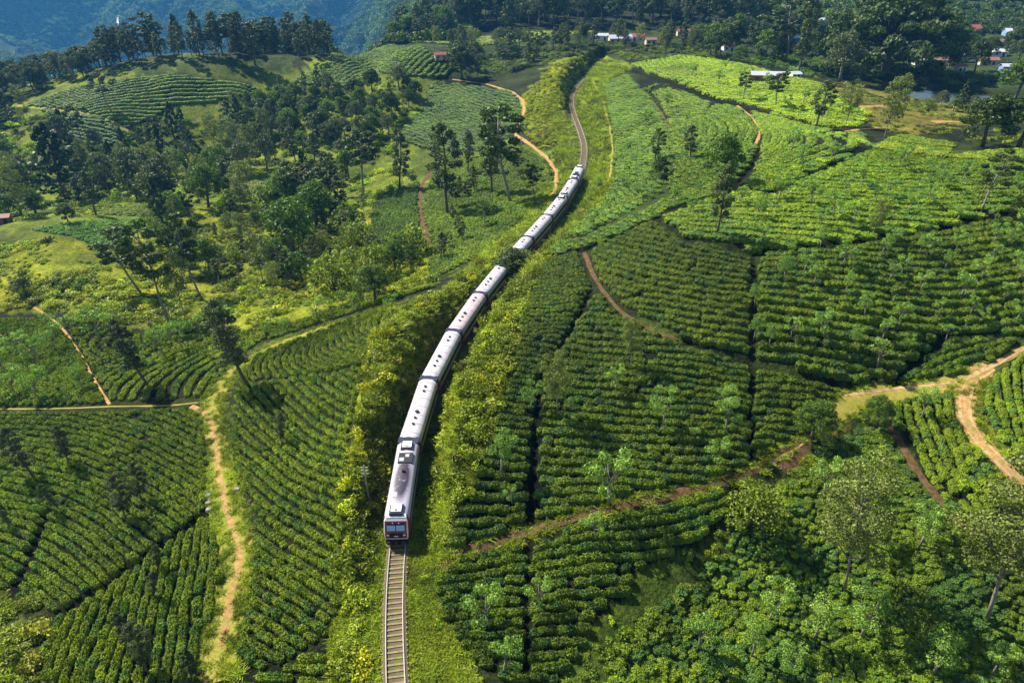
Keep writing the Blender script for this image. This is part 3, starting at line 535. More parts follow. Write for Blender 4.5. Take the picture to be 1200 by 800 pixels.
def tree_meshes(kind, seed, leaves, size):
    """unit trees, about 1 unit tall, base at origin; returns trunk mesh, crown mesh"""
    g = np.random.default_rng(seed * 31 + hash_kind(kind)); mb = MB(); balls = []
    lean = g.normal(0, 0.04, 2)
    def ax(z): return np.array((lean[0] * z + 0.02 * math.sin(5 * z + seed), lean[1] * z + 0.02 * math.cos(4 * z + seed), z))
    if kind == 'slender':      # silky oak: narrow ragged column
        mb.tube([ax(z) for z in np.linspace(0, 0.95, 7)], np.linspace(0.018, 0.004, 7), 6)
        nb = 26
        for i in range(nb):
            z = 0.30 + 0.68 * (i / nb) + g.normal(0, .01); w_ = 0.115 * (1.15 - abs((z - 0.62) / 0.42) ** 2 * 0.8)
            q = i * 2.4 + g.random(); p = ax(z) + np.array((math.cos(q), math.sin(q), 0.12)) * w_ * (0.4 + 0.7 * g.random())
            mb.tube([ax(z - 0.05), p], [0.005, 0.002], 4); balls.append((p, (0.055 * (0.7 + .7 * g.random()),) * 2 + (0.042,), leaves // nb))
        balls.append((ax(0.97), (0.035, 0.035, 0.06), leaves // nb))
    elif kind == 'eucalypt':   # bare stem, open crown in tufts
        mb.tube([ax(z) for z in np.linspace(0, 0.9, 7)], np.linspace(0.016, 0.005, 7), 6)
        nb = 17
        for i in range(nb):
            z = 0.48 + 0.5 * (i / nb) + g.normal(0, .015); q = i * 2.4 + g.random() * 1.2; w_ = 0.19 * (1.1 - abs((z - .72) / .32) ** 2 * .7) * (0.5 + .7 * g.random())
            p = ax(z) + np.array((math.cos(q) * w_, math.sin(q) * w_, 0.04)); mb.tube([ax(z - .08), (ax(z - .03) + p) / 2, p], [0.007, 0.004, 0.002], 4)
            balls.append((p, (0.075 * (.7 + .7 * g.random()), 0.075 * (.7 + .6 * g.random()), 0.045), leaves // nb))
    elif kind == 'sparse':     # thin open crown with visible limbs
        mb.tube([ax(z) for z in np.linspace(0, 0.85, 7)], np.linspace(0.010, 0.003, 7), 6)
        nb = 22
        for i in range(nb):
            z = 0.34 + 0.62 * (i / nb); q = i * 2.4 + g.random(); w_ = 0.17 * (1.05 - abs((z - .62) / .42) ** 2 * .6) * (0.4 + .8 * g.random())
            p = ax(z) + np.array((math.cos(q) * w_, math.sin(q) * w_, 0.09)); mb.tube([ax(z - .06), p], [0.006, 0.0015], 4)
            balls.append((p, (0.085, 0.085, 0.06), leaves // nb))
    elif kind == 'broad':      # spreading round crown
        mb.tube([ax(z) for z in np.linspace(0, 0.55, 5)], np.linspace(0.035, 0.018, 5), 7)
        nb = 24
        for i in range(nb):
            q = i * 2.4; w_ = 0.36 * math.sqrt((i + .5) / nb) * (0.85 + .3 * g.random()); z = 0.86 - 0.52 * ((i + .5) / nb) ** 1.3 + g.normal(0, .05)
            p = np.array((math.cos(q) * w_, math.sin(q) * w_, z)); mb.tube([ax(.42), (ax(.5) + p) / 2 + np.array((0, 0, .03)), p], [0.016, 0.009, 0.003], 5)
            rb = 0.125 * (.75 + .55 * g.random()); balls.append((p, (rb, rb, rb * .75), leaves // nb))
    elif kind == 'rain':       # huge umbrella crown
        mb.tube([ax(z) for z in np.linspace(0, 0.5, 5)], np.linspace(0.05, 0.03, 5), 8)
        nb = 60
        for i in range(nb):
            q = i * 2.4; w_ = 0.80 * math.sqrt((i + .5) / nb) * (0.9 + .2 * g.random()); z = 0.86 - 0.62 * ((i + .5) / nb) ** 1.3 + g.normal(0, .05)
            p = np.array((math.cos(q) * w_, math.sin(q) * w_, z)); mb.tube([ax(.35), (ax(.5) + p) / 2 + np.array((0, 0, .04)), p], [0.025, 0.012, 0.004], 5)
            rb = 0.14 * (.7 + .7 * g.random()); balls.append((p, (rb, rb, rb * .62), leaves // nb))
    elif kind == 'cone':       # dark conical evergreen
        mb.tube([ax(z) for z in np.linspace(0, 0.95, 6)], np.linspace(0.025, 0.004, 6), 6)
        nb = 30
        for i in range(nb):
            z = 0.16 + 0.82 * (i / nb); w_ = 0.20 * (1 - z) ** 0.6 * (0.6 + .6 * g.random()); q = i * 2.4
            p = ax(z) + np.array((math.cos(q) * w_, math.sin(q) * w_, 0)); mb.tube([ax(z), p], [0.006, 0.002], 4); balls.append((p, (0.09 * (1.15 - z), 0.09 * (1.15 - z), 0.06), leaves // nb))
    elif kind == 'shade':      # small pruned shade tree: forked stem, leaf tufts at the tips
        st = [ax(0), ax(.25), ax(.45)]; mb.tube(st, [0.028, 0.02, 0.016], 6)
        nb = 9
        for i in range(nb):
            q = i * 2.4 + g.random(); w_ = 0.10 + 0.22 * g.random(); z = 0.55 + 0.42 * g.random()
            p = ax(.45) + np.array((math.cos(q) * w_, math.sin(q) * w_, z - .45)); mb.tube([ax(.35 + .1 * g.random()), p], [0.012, 0.004], 4)
            rb = 0.105 * (.7 + .7 * g.random()); balls.append((p, (rb, rb, rb * .8), leaves // nb))
    elif kind == 'bush':
        nb = 12
        for i in range(nb):
            q = i * 2.4; w_ = 0.42 * math.sqrt((i + .3) / nb); z = 0.72 - 0.45 * (i / nb) + g.normal(0, .05)
            p = np.array((math.cos(q) * w_, math.sin(q) * w_, z)); mb.tube([(0, 0, 0), p * .6, p], [0.02, 0.012, 0.004], 4); rb = .24 * (.7 + .6 * g.random()); balls.append((p, (rb, rb, rb * .8), leaves // nb))
    return mb, balls, g, size
def hash_kind(k): return sum(ord(c) * (i + 3) for i, c in enumerate(k))
KINDS = {  # name, mesh kind, leaf material, bark, leaf size (of a unit tree), leaves
 'silky_oak': ('slender', 'grey', 'bark', 0.0150, 2600), 'gum_tree': ('eucalypt', 'dark', 'bark_pale', 0.0175, 2600),
 'thin_tree': ('sparse', 'dry', 'bark_pale', 0.0125, 3200), 'broad_tree': ('broad', 'dark', 'bark', 0.0215, 4200),
 'leafy_tree': ('broad', 'mid', 'bark', 0.0215, 3800), 'rain_tree': ('rain', 'dark', 'bark', 0.022, 26000),
 'conical_tree': ('cone', 'dark', 'bark', 0.0200, 2600), 'shade_tree': ('shade', 'shade', 'bark_pale', 0.030, 480),
 'wild_bush': ('bush', 'yellow', 'bark', 0.045, 700), 'grey_tree': ('broad', 'grey', 'bark_pale', 0.0195, 3600),
}
TM = {}
def get_tree(kind, var, hi=False):
    key = (kind, var, hi)
    if key not in TM:
        mk, lf, bk, sz, lv = KINDS[kind]
        if hi: lv = int(lv * 3.2); sz *= 0.6
        mb, balls, g, s_ = tree_meshes(mk, var + 1, lv, sz)
        TM[key] = (mb.mesh('trunk', M[bk], True), crown_mesh('crown', g, balls, s_, M[lf]))
    return TM[key]
def plant(kind, x, y, h, label, cat='tree', group=None, var=None, wide=1.0, lean=None, hi=False, z=None):
    var = random.randrange(4) if var is None else var; tr, cr = get_tree(kind, var, hi)
    z = float(gh(x, y)) if z is None else z
    e = bpy.data.objects.new(kind, None); COL.objects.link(e); e.location = (x, y, z - 0.15); e.empty_display_size = 0.2
    e.scale = (h * wide, h * wide, h); lx, ly = lean or (random.gauss(0, .03), random.gauss(0, .03)); e.rotation_euler = (ly, lx, random.random() * 6.28 if not lean else 0)
    e['label'] = label; e['category'] = cat
    if group: e['group'] = group
    for nme, me_ in (('trunk', tr), ('crown', cr)):
        link(nme, me_, e)
    return e

# ---------------------------------------------------------------- scattered cover through geometry nodes
def scatter(name, P, rot, scl, var, tint, protos, kind='stuff', **props):
    me = bpy.data.meshes.new(name); n_ = len(P); me.vertices.add(n_); me.vertices.foreach_set('co', np.asarray(P, np.float32).ravel())
    a = me.attributes.new('rotz', 'FLOAT_VECTOR', 'POINT'); a.data.foreach_set('vector', np.asarray(rot, np.float32).ravel())
    a = me.attributes.new('scl', 'FLOAT_VECTOR', 'POINT'); a.data.foreach_set('vector', np.asarray(scl, np.float32).ravel())
    a = me.attributes.new('vari', 'INT', 'POINT'); a.data.foreach_set('value', np.asarray(var, np.int32))
    a = me.attributes.new('tint', 'FLOAT_COLOR', 'POINT'); a.data.foreach_set('color', np.c_[tint, np.ones(n_)].astype(np.float32).ravel())
    o = link(name, me, kind=kind, **props)
    coll = bpy.data.collections.new(name + '_source')
    for i, pm_ in enumerate(protos): coll.objects.link(bpy.data.objects.new('%s_%02d' % (name, i), pm_))
    ng = bpy.data.node_groups.new(name + '_nodes', 'GeometryNodeTree')
    ng.interface.new_socket('Geometry', in_out='INPUT', socket_type='NodeSocketGeometry'); ng.interface.new_socket('Geometry', in_out='OUTPUT', socket_type='NodeSocketGeometry')
    gi = ng.nodes.new('NodeGroupInput'); go = ng.nodes.new('NodeGroupOutput'); ip = ng.nodes.new('GeometryNodeInstanceOnPoints')
    ci = ng.nodes.new('GeometryNodeCollectionInfo'); ci.inputs[0].default_value = coll; ci.inputs['Separate Children'].default_value = True; ci.inputs['Reset Children'].default_value = True
    def na(nm, ty):
        q = ng.nodes.new('GeometryNodeInputNamedAttribute'); q.data_type = ty; q.inputs[0].default_value = nm; return [s for s in q.outputs if s.enabled and s.name == 'Attribute'][0]
    L = ng.links.new; L(gi.outputs[0], ip.inputs['Points']); L(ci.outputs[0], ip.inputs['Instance']); ip.inputs['Pick Instance'].default_value = True
    L(na('vari', 'INT'), ip.inputs['Instance Index']); L(na('rotz', 'FLOAT_VECTOR'), ip.inputs['Rotation']); L(na('scl', 'FLOAT_VECTOR'), ip.inputs['Scale']); L(ip.outputs[0], go.inputs[0])
    md = o.modifiers.new('scatter', 'NODES'); md.node_group = ng
    return o

# ---------------------------------------------------------------- railway track
def ribbon(L, offs, lifts, base=None):
    tn = np.gradient(L, axis=0); tn /= np.linalg.norm(tn, axis=1)[:, None]; nn = np.c_[-tn[:, 1], tn[:, 0]]
    rows = [np.c_[L[:, 0] + nn[:, 0] * o_, L[:, 1] + nn[:, 1] * o_, np.full(len(L), l_)] for o_, l_ in zip(offs, lifts)]
    V = np.stack(rows, 1).reshape(-1, 3); k = len(offs); ii = np.arange(len(L) * k).reshape(-1, k)
    return V, np.stack([ii[:-1, :-1], ii[:-1, 1:], ii[1:, 1:], ii[1:, :-1]], -1).reshape(-1, 4)
TRD = smooth_line(TR, 0.75, 1.0); TRD = TRD[TRD[:, 1] > 24]
m, t, b = new_mat('track_ballast', 0.95, 0.1); P_ = wpos(t)
t.links.new(mixc(t, mixc(t, (0.07,0.056,0.040), (0.17,0.13,0.085), noise(t, 9, 3, P_)), (0.11,0.14,0.02), ramp(t, noise(t, 1.2, 5, P_), 0.5, 0.64)), b.inputs['Base Color'])
bump(t, b, noise(t, 16, 3, P_), 1.0, 0.06); M['ballast'] = m
m, t, b = new_mat('sleeper_wood', 0.85, 0.2); P_ = wpos(t)
t.links.new(mixc(t, mixc(t, (0.13,0.10,0.06), (0.32,0.25,0.14), noise(t, 2.4, 4, P_)), (0.15,0.14,0.04), ramp(t, noise(t, 3.5, 5, P_), 0.5, 0.68)), b.inputs['Base Color']); M['sleeper'] = m
M['rail'] = plain('rail_steel', (0.34, 0.31, 0.28), 0.45, 0.2, 2, 0.5)
track = bpy.data.objects.new('railway_track', None); COL.objects.link(track); track.location = (float(TRD[0, 0]), float(TRD[0, 1]), 0)
track['label'] = 'single railway line with pale sleepers and two steel rails curving through the tea hills'; track['category'] = 'railway track'
def tchild(name, me, **p):
    o = link(name, me, track, **p); o.location = (-track.location.x, -track.location.y, 0); return o
V, F_ = ribbon(TRD, [-1.40, -1.15, -0.97, -0.80, 0.80, 0.97, 1.15, 1.40], [-0.30, 0.07, 0.07, -0.03, -0.03, 0.07, 0.07, -0.30]); tchild('ballast_bed', mesh_np('ballast_bed', V, F_, M['ballast'], False))
for sgn in (-1, 1):
    c = sgn * 0.875; V, F_ = ribbon(TRD, [c - 0.055, c - 0.05, c + 0.05, c + 0.055], [-0.02, 0.20, 0.20, -0.02]); tchild('rail', mesh_np('rail', V, F_, M['rail']))
mb = MB(); mb.box(-1.3, 1.3, -0.105, 0.105, -0.14, 0.045); slm = mb.mesh('sleeper', M['sleeper'])
s_ = 3.0; S_FRONT = 21.3
while s_ < S_FRONT + 2.5:
    x, y, h_ = tr_at(s_); o = link('sleeper', slm, track, (float(x) - track.location.x, float(y) - track.location.y, random.gauss(0, .008)), (0, 0, float(h_) + math.pi / 2 + random.gauss(0, .03)))
    o.scale = (random.uniform(.93, 1.03), random.uniform(.8, 1.15), 1); s_ += 0.66 + random.gauss(0, .02)
mb = MB(); s_ = S_FRONT + 2.6
while s_ < 330:
    x, y, h_ = tr_at(s_); c, q = math.cos(h_), math.sin(h_); P = []
    for a_, b_2, z_ in ((-1.3,-.13,-.1),(1.3,-.13,-.1),(1.3,.13,-.1),(-1.3,.13,-.1),(-1.3,-.13,.045),(1.3,-.13,.045),(1.3,.13,.045),(-1.3,.13,.045)):
        P.append((x - a_ * q + b_2 * c, y + a_ * c + b_2 * q, z_))
    mb.add(P, [(4,5,6,7),(0,1,5,4),(2,3,7,6)]); s_ += 0.66
tchild('distant_sleepers', mb.mesh('distant_sleepers', M['sleeper']), kind='stuff')

# ---------------------------------------------------------------- the train
def roofpaint(name, col):
    m, t, b = new_mat(name, 0.45, 0.4); tc = nd(t, 'ShaderNodeTexCoord').outputs['Object']; mp = nd(t, 'ShaderNodeMapping'); mp.inputs['Scale'].default_value = (2.2, .35, 1); t.links.new(tc, mp.inputs[0])
    oi = nd(t, 'ShaderNodeObjectInfo'); ad = nd(t, 'ShaderNodeVectorMath', operation='ADD'); t.links.new(mp.outputs[0], ad.inputs[0]); t.links.new(oi.outputs['Location'], ad.inputs[1])
    st = ramp(t, noise(t, 1.1, 6, ad.outputs[0], 0.7), 0.48, 0.72); gr = ramp(t, noise(t, 0.5, 3, tc), 0.3, 0.7)
    t.links.new(mixc(t, mixc(t, col, tuple(c * .86 for c in col), gr), tuple(c * q for c, q in zip(col, (.62, .55, .55))), st), b.inputs['Base Color']); return m
M['roof'] = roofpaint('silver_roof_paint', (0.50, 0.48, 0.525))
M['roof_pink'] = roofpaint('rusty_silver_roof', (0.50, 0.41, 0.44))
m, t, b = new_mat('sooty_roof_paint', 0.5, 0.4)       # exhaust soot: a stain round and behind the exhaust
tc = nd(t, 'ShaderNodeTexCoord').outputs['Object']; mp = nd(t, 'ShaderNodeMapping'); mp.inputs['Location'].default_value = (0.03, -0.12, 0); mp.inputs['Scale'].default_value = (0.82, 0.205, 0.0); t.links.new(tc, mp.inputs[0])
gr = nd(t, 'ShaderNodeTexGradient', gradient_type='SPHERICAL'); t.links.new(mp.outputs[0], gr.inputs[0])
mm = nd(t, 'ShaderNodeMath', operation='MULTIPLY'); t.links.new(ramp(t, gr.outputs['Fac'], -0.05, 0.42), mm.inputs[0]); t.links.new(ramp(t, noise(t, 1.6, 5, tc), 0.0, 0.45), mm.inputs[1])
t.links.new(mixc(t, (0.42, 0.40, 0.47), (0.025, 0.018, 0.035), mm.outputs[0]), b.inputs['Base Color']); M['roof_soot'] = m
M['navy'] = plain('navy_gangway', (0.010, 0.014, 0.045), 0.6, 0.3)
M['black'] = plain('black_paint', (0.012, 0.012, 0.018), 0.5, 0.3)
M['maroon'] = plain('maroon_paint', (0.24, 0.022, 0.040), 0.35, 0.2, 1, 0.5)
M['white'] = plain('white_paint', (0.72, 0.70, 0.70), 0.4, 0.08)
M['sidegrey'] = plain('silver_side_paint', (0.34, 0.34, 0.38), 0.4, 0.1)
M['under'] = plain('underframe', (0.035, 0.030, 0.028), 0.8, 0.4)
M['lens'] = plain('lamp_lens', (0.8, 0.8, 0.75), 0.1, 0.02, 1, 0.5)
m, t, b = new_mat('side_glass', 0.12, 0.6); b.inputs['Base Color'].default_value = (0.02, 0.025, 0.035, 1); M['glass'] = m
m, t, b = new_mat('cab_glass', 0.08, 0.8); b.inputs['Base Color'].default_value = (0.32, 0.46, 0.66, 1); M['cabglass'] = m  # light blue base colour paints in the sky's reflection on the windscreens
def rib_mesh():
    mb = MB(); k = len(RP)
    for y in (-.035, .035):
        for x, z in RP: mb.v.append((x, y, z + .022))
    mb.f += [(j, j + 1, k + j + 1, k + j)[::-1] for j in range(k - 1)]
    return mb.mesh('roof_rib', M['rib'])
M['rib'] = plain('weathered_seam', (0.26, 0.245, 0.25), 0.7, 0.3)
RP = [(-1.46, 3.02), (-1.40, 3.30), (-1.18, 3.58), (-0.75, 3.76), (0, 3.84), (0.75, 3.76), (1.18, 3.58), (1.40, 3.30), (1.46, 3.02)]
RIB = rib_mesh()
def roof_mesh(L, mat):
    mb = MB(); k = len(RP); ys = [-L/2, -L/2 + .12] + [-L/2 + L * i / 8 for i in range(1, 8)] + [L/2 - .12, L/2]
    for i, y in enumerate(ys):
        e = 0.97 if i in (0, len(ys) - 1) else 1.0
        for x, z in RP: mb.v.append((x * e, y, 3.02 + (z - 3.02) * e))
    for i in range(len(ys) - 1):
        for j in range(k - 1): mb.f.append((i*k + j, i*k + j + 1, (i+1)*k + j + 1, (i+1)*k + j)[::-1])
    mb.f.append(tuple(range(k))); mb.f.append(tuple((len(ys)-1)*k + j for j in range(k))[::-1])
    me = mb.mesh('roof', mat); me.polygons.foreach_set('use_smooth', [True] * (len(me.polygons) - 2) + [False] * 2); return me
def box_mesh(name, mat, *bs):
    mb = MB()
    for q in bs: mb.box(*q)
    return mb.mesh(name, mat)
def rot_z(s): x, y, h_ = tr_at(s); return float(h_) + math.pi / 2     # local +Y looks back down the line towards the front of the train
vent_mb = MB(); vent_mb.cyl(0, 0, -0.04, 0.10, 0.15, 10); vent_mb.cyl(0, 0, 0.10, 0.15, 0.21, 10); VENT = vent_mb.mesh('roof_vent', M['black'])
ACB = box_mesh('unit_base', M['black'], (-.78, .78, -.78, .78, -0.15, 0.16)); ACT = box_mesh('cooling_unit', M['white'], (-.60, .60, -.62, .55, 0.16, 0.34))
def ac_unit(par, y, z=3.82, flip=False):
    o = link('cooling_unit', ACT, par, (0, y, z)); b_ = link('unit_base', ACB, par, (0, y, z))
    f_ = link('roof_vent', VENT, par, (0, y + (.35 if not flip else -.35), z + .30)); f_.scale = (.6, .6, .6)
def coach_parts(par, L, roofmat, y0=None, y1=None):
    y0 = -L/2 if y0 is None else y0; y1 = L/2 if y1 is None else y1
    link('lower_panel', box_mesh('lower_panel', M['maroon'], (-1.45, 1.45, y0, y1, 0.98, 1.42)), par)
    link('body_side', box_mesh('body_side', M['sidegrey'], (-1.455, 1.455, y0, y1, 1.42, 1.95), (-1.45, 1.45, y0, y1, 2.72, 3.02)), par)
    link('window_band', box_mesh('window_band', M['navy'], (-1.45, 1.45, y0 + .01, y1 - .01, 1.95, 2.72)), par)
    nwin = int((y1 - y0 - 1.8) / 1.45)
    for i in range(nwin):
        y = y0 + 1.5 + i * 1.45
        for sx in (-1, 1): link('window', WIN, par, (sx * 1.452, y, 2.33))
    for sx in (-1, 1):
        for y in (y0 + .5, y1 - .5): link('door', DOOR, par, (sx * 1.452, y, 1.9))
    link('underframe', box_mesh('underframe', M['under'], (-1.25, 1.25, y0 + .2, y1 - .2, 0.72, 0.98), (-1.2, -0.5, y0 + 5, y1 - 5.2, 0.40, .72), (0.5, 1.2, y0 + 4.6, y1 - 5, 0.40, .72)), par)
    for y in (y0 + 2.3, y1 - 2.3): link('bogie', BOG, par, (0, y, 0))
WIN = box_mesh('window', M['glass'], (-.012, .012, -.52, .52, -.27, .27)); DOOR = box_mesh('door', M['maroon'], (-.014, .014, -.38, .38, -.85, .85))
mb = MB(); mb.box(-1.05, 1.05, -1.35, 1.35, 0.55, 0.74)
for yy_ in (-.95, .95):
    for sx in (-1, 1): mb.tube([(sx * .80, yy_, .62), (sx * .95, yy_, .62)], 0.42, 12)
BOG = mb.mesh('bogie', M['under'])
x, y, h_ = tr_at(S_FRONT)
train = bpy.data.objects.new('passenger_train', None); COL.objects.link(train); train.location = (float(x), float(y), 0.2)
train['label'] = 'long silver-roofed passenger train of ten cars running along the curved line between the hills'; train['category'] = 'train'
def vehicle(name, s0, s1, label=None):
    xa, ya, _ = tr_at(s0); xb, yb, _ = tr_at(s1); L = float(np.hypot(xb - xa, yb - ya))
    ang = math.atan2(float(ya - yb), float(xa - xb)) - math.pi / 2
    o = bpy.data.objects.new(name, None); COL.objects.link(o); o.parent = train
    o.location = (float(xa + xb) / 2 - train.location.x, float(ya + yb) / 2 - train.location.y, 0); o.rotation_euler = (0, 0, ang)
    if label: o['label'] = label
    return o, L
def nose(par, y, sg):
    """cab front; sg=+1 looks along +Y"""
    def P(x, yy_, z): return (x, y + sg * yy_, z)
    def fl(f): return f if sg > 0 else f[::-1]
    mb = MB(); prof = [(0, 3.74, 1.16), (0.55, 3.52, 1.22), (0.72, 3.30, 1.34), (1.25, 1.95, 1.40), (1.32, 1.15, 1.36), (1.25, 0.95, 1.30)]
    for yy_, z, hw in prof:
        for x_ in (-hw, -hw * .96, hw * .96, hw): mb.v.append(P(x_, yy_ - (0.12 if abs(x_) == hw else 0), z))
    for i in range(len(prof) - 1):
        for j in range(3): mb.f.append(fl((i*4 + j, (i+1)*4 + j, (i+1)*4 + j + 1, i*4 + j + 1)))
    link('nose_shell', mb.mesh('nose_shell', M['white']), par)
    mb = MB(); a = [P(-1.45, 0, 3.05), P(-1.16, -.12, 3.72), P(-1.22, .43, 3.5), P(-1.34, .60, 3.28), P(-1.40, 1.13, 1.95), P(-1.36, 1.2, 1.15), P(-1.30, 1.13, .95), P(-1.45, 0, .95)]
    a2 = [(-p[0], p[1], p[2]) for p in a]; mb.add(a, [fl(tuple(range(8)))[::-1]]); link('nose_side', mb.mesh('nose_side', M['maroon']), par); mb = MB(); mb.add(a2, [fl(tuple(range(8)))]); link('nose_side', mb.mesh('nose_side', M['maroon']), par)
    def plate(nm, mat, x0, x1, t0, t1, off, taper=0.0):
        # a plate on the raked front between heights z0 and z1
        def yz(tt): return np.interp(tt, [0.95, 1.15, 1.95, 3.30, 3.52], [1.25, 1.32, 1.25, 0.72, 0.55])
        mb = MB(); V_ = []
        for d_ in (off, off - 0.03):
            for x_, z in ((x0 + taper, t0), (x1 - taper, t0), (x1, t1), (x0, t1)): V_.append(P(x_, float(yz(z)) + d_, z + d_ * .3))
        mb.add(V_, [fl((0, 1, 2, 3))[::-1], fl((0, 4, 5, 1)), fl((1, 5, 6, 2)), fl((2, 6, 7, 3)), fl((3, 7, 4, 0))])
        return link(nm, mb.mesh(nm, mat), par)
    plate('front_panel', M['maroon'], -1.22, 1.22, 2.02, 3.30, 0.05); plate('front_panel', M['maroon'], -1.24, 1.24, 1.22, 1.98, 0.05)
    plate('front_mask', M['black'], -0.80, 0.80, 1.24, 1.94, 0.085, .18); plate('front_mask', M['navy'], -1.02, 1.02, 2.12, 3.05, 0.085, .05)
    for sx in (-1, 1):
        plate('windscreen', M['cabglass'], min(sx * .05, sx * 1.0), max(sx * .05, sx * 1.0), 2.22, 2.86, 0.115, .06 if False else 0.0)
        plate('headlight', M['lens'], sx * .95 - .13, sx * .95 + .13, 1.62, 1.80, 0.12); plate('marker_lamp', M['lens'], sx * .35 - .05, sx * .35 + .05, 3.06, 3.14, 0.13)
    plate('number_plate', M['white'], -.24, .24, 1.48, 1.60, 0.115)
    link('roof_cap', box_mesh('roof_cap', M['roof'], (-1.10, 1.10, min(y, y + sg * .5), max(y, y + sg * .5), 3.45, 3.62)), par)
    link('buffer_beam', box_mesh('buffer_beam', M['black'], (-1.25, 1.25, min(y, y + sg * 1.35), max(y, y + sg * 1.35), 0.45, 0.94)), par)
    for sx in (-.85, .85): mb = MB(); mb.tube([P(sx, 1.35, .85), P(sx, 1.75, .85), P(sx, 1.751, .85), P(sx, 1.83, .85)], [.12, .12, .24, .24], 10); link('buffer', mb.mesh('buffer', M['under']), par)
    link('coupler', box_mesh('coupler', M['under'], (-.15, .15, min(y + sg * 1.3, y + sg * 1.9), max(y + sg * 1.3, y + sg * 1.9), .6, .85)), par)
JS0, JS1, JS9, JS10 = 22.7, 36.2, 154.9, 167.6
pitch_ = (JS9 - JS1) / 8
pc, L = vehicle('power_car', JS0, JS1 - .46, 'leading power car with a red and black cab front and sooty roof')
link('roof', roof_mesh(L, M['roof_soot']), pc); coach_parts(pc, L, None); nose(pc, L/2, 1)
for yy_ in (L/2 - .55, -L/2 + .95): ac_unit(pc, yy_, 3.80)
link('radiator_grille', box_mesh('radiator_grille', M['black'], (-.95, .85, -L/2 + 2.4, -L/2 + 4.3, 3.62, 3.92)), pc)
link('radiator_fan', box_mesh('radiator_fan', M['sidegrey'], (.1, .7, -L/2 + 3.4, -L/2 + 4.1, 3.92, 3.97), (-.5, 0.0, -L/2 + 2.7, -L/2 + 3.3, 3.92, 3.97)), pc)
mb = MB(); mb.cyl(-.05, -0.65, 3.75, 4.1, .22, 10); link('exhaust', mb.mesh('exhaust', M['black']), pc)
def frame_panel(par, y0, y1, xw=0.78):
    w2 = .035; z = 3.70
    link('roof_hatch', box_mesh('roof_hatch', M['roof'], (-xw, xw, y0, y1, 3.60, 3.735)), par)
    for q in (y0 - w2 * 2, y1): link('hatch_rim', box_mesh('hatch_rim', M['under'], (-xw, xw, q, q + w2 * 2, 3.60, 3.755)), par)
frame_panel(pc, L/2 - 4.6, L/2 - 2.2)
link('roof_box', box_mesh('roof_box', M['sidegrey'], (.25, .7, L/2 - 3.5, L/2 - 2.6, 3.6, 3.84)), pc)
MRK = box_mesh('gangway', M['navy'], (-1.36, 1.36, -.62, .62, 0.95, 3.72)); 
for i in range(8):
    s0 = JS1 + i * pitch_; s1 = s0 + pitch_
    c, L = vehicle('coach', s0 + .46, s1 - .46, 'coach with a pinkish stained roof' if i == 2 else None)
    link('roof', roof_mesh(L, M['roof_pink'] if i == 2 else M['roof']), c); coach_parts(c, L, None)
    frame_panel(c, -.2, 1.9)
    for q in range(7): link('roof_rib', RIB, c, (0, -L/2 + L * (q + .5) / 7, 0))
    for fy in (.15, .235, .80, .70, .60):
        o = link('roof_vent', VENT, c, (0, L/2 - L * (1 - fy), 3.83)); 
        if fy == .60: o.scale = (1.5, 1.3, 1.3)
    if i == 6: ac_unit(c, -L/2 + 1.2, 3.82)
    if i == 7: ac_unit(c, L/2 - 1.3, 3.82)
pc2, L = vehicle('power_car', JS9 + .46, JS10, 'rear power car seen from above')
link('roof', roof_mesh(L, M['roof']), pc2); coach_parts(pc2, L, None); nose(pc2, -L/2, -1)
link('radiator_grille', box_mesh('radiator_grille', M['black'], (-.95, .85, L/2 - 4.3, L/2 - 2.4, 3.62, 3.92), (-.5, .5, 0, 2, 3.7, 3.92)), pc2)
for yy_ in (-L/2 + .75, L/2 - .95): ac_unit(pc2, yy_, 3.80, True)
for i in range(9):
    s0 = JS1 + i * pitch_; x, y, h_ = tr_at(s0)
    link('gangway', MRK, train, (float(x) - train.location.x, float(y) - train.location.y, 0), (0, 0, float(h_) + math.pi / 2))

# ---------------------------------------------------------------- tea bushes in rows
def tea_mesh(name, V, Fl, mat):
    me = mesh_np(name, V, Fl, mat); me.materials.append(M['shoot']); k = len(Fl) - 230
    me.polygons.foreach_set('material_index', [1 if (i >= k and i % 2) else 0 for i in range(len(Fl))]); return me
DOMES = [tea_mesh('tea_bush_%02d' % i, *dome(100 + i), M['tea']) for i in range(5)]
for d_ in DOMES: d_.polygons.foreach_set('use_smooth', [False] * len(d_.polygons))
def pathdist(x, y, keys=None):
    return np.minimum(pathdist0(x, y), drain_dist(x, y) - .55 - np.clip(np.hypot(x, y) - 90, 0, 250) * .006)
def pathdist0(x, y):
    d = np.full(len(x), 99.0)
    for k_, L_ in PW.items():
        if k_ in ('left_rut',): continue
        w_ = PATHS[k_][1] / 2; bb = (x > L_[:,0].min() - 4) & (x < L_[:,0].max() + 4) & (y > L_[:,1].min() - 4) & (y < L_[:,1].max() + 4)
        if bb.any(): d[bb] = np.minimum(d[bb], line_dist(x[bb], y[bb], L_[::2]) - w_)
    return d
TEA = dict(P=[], R=[], S=[], V=[], T=[], N=[])
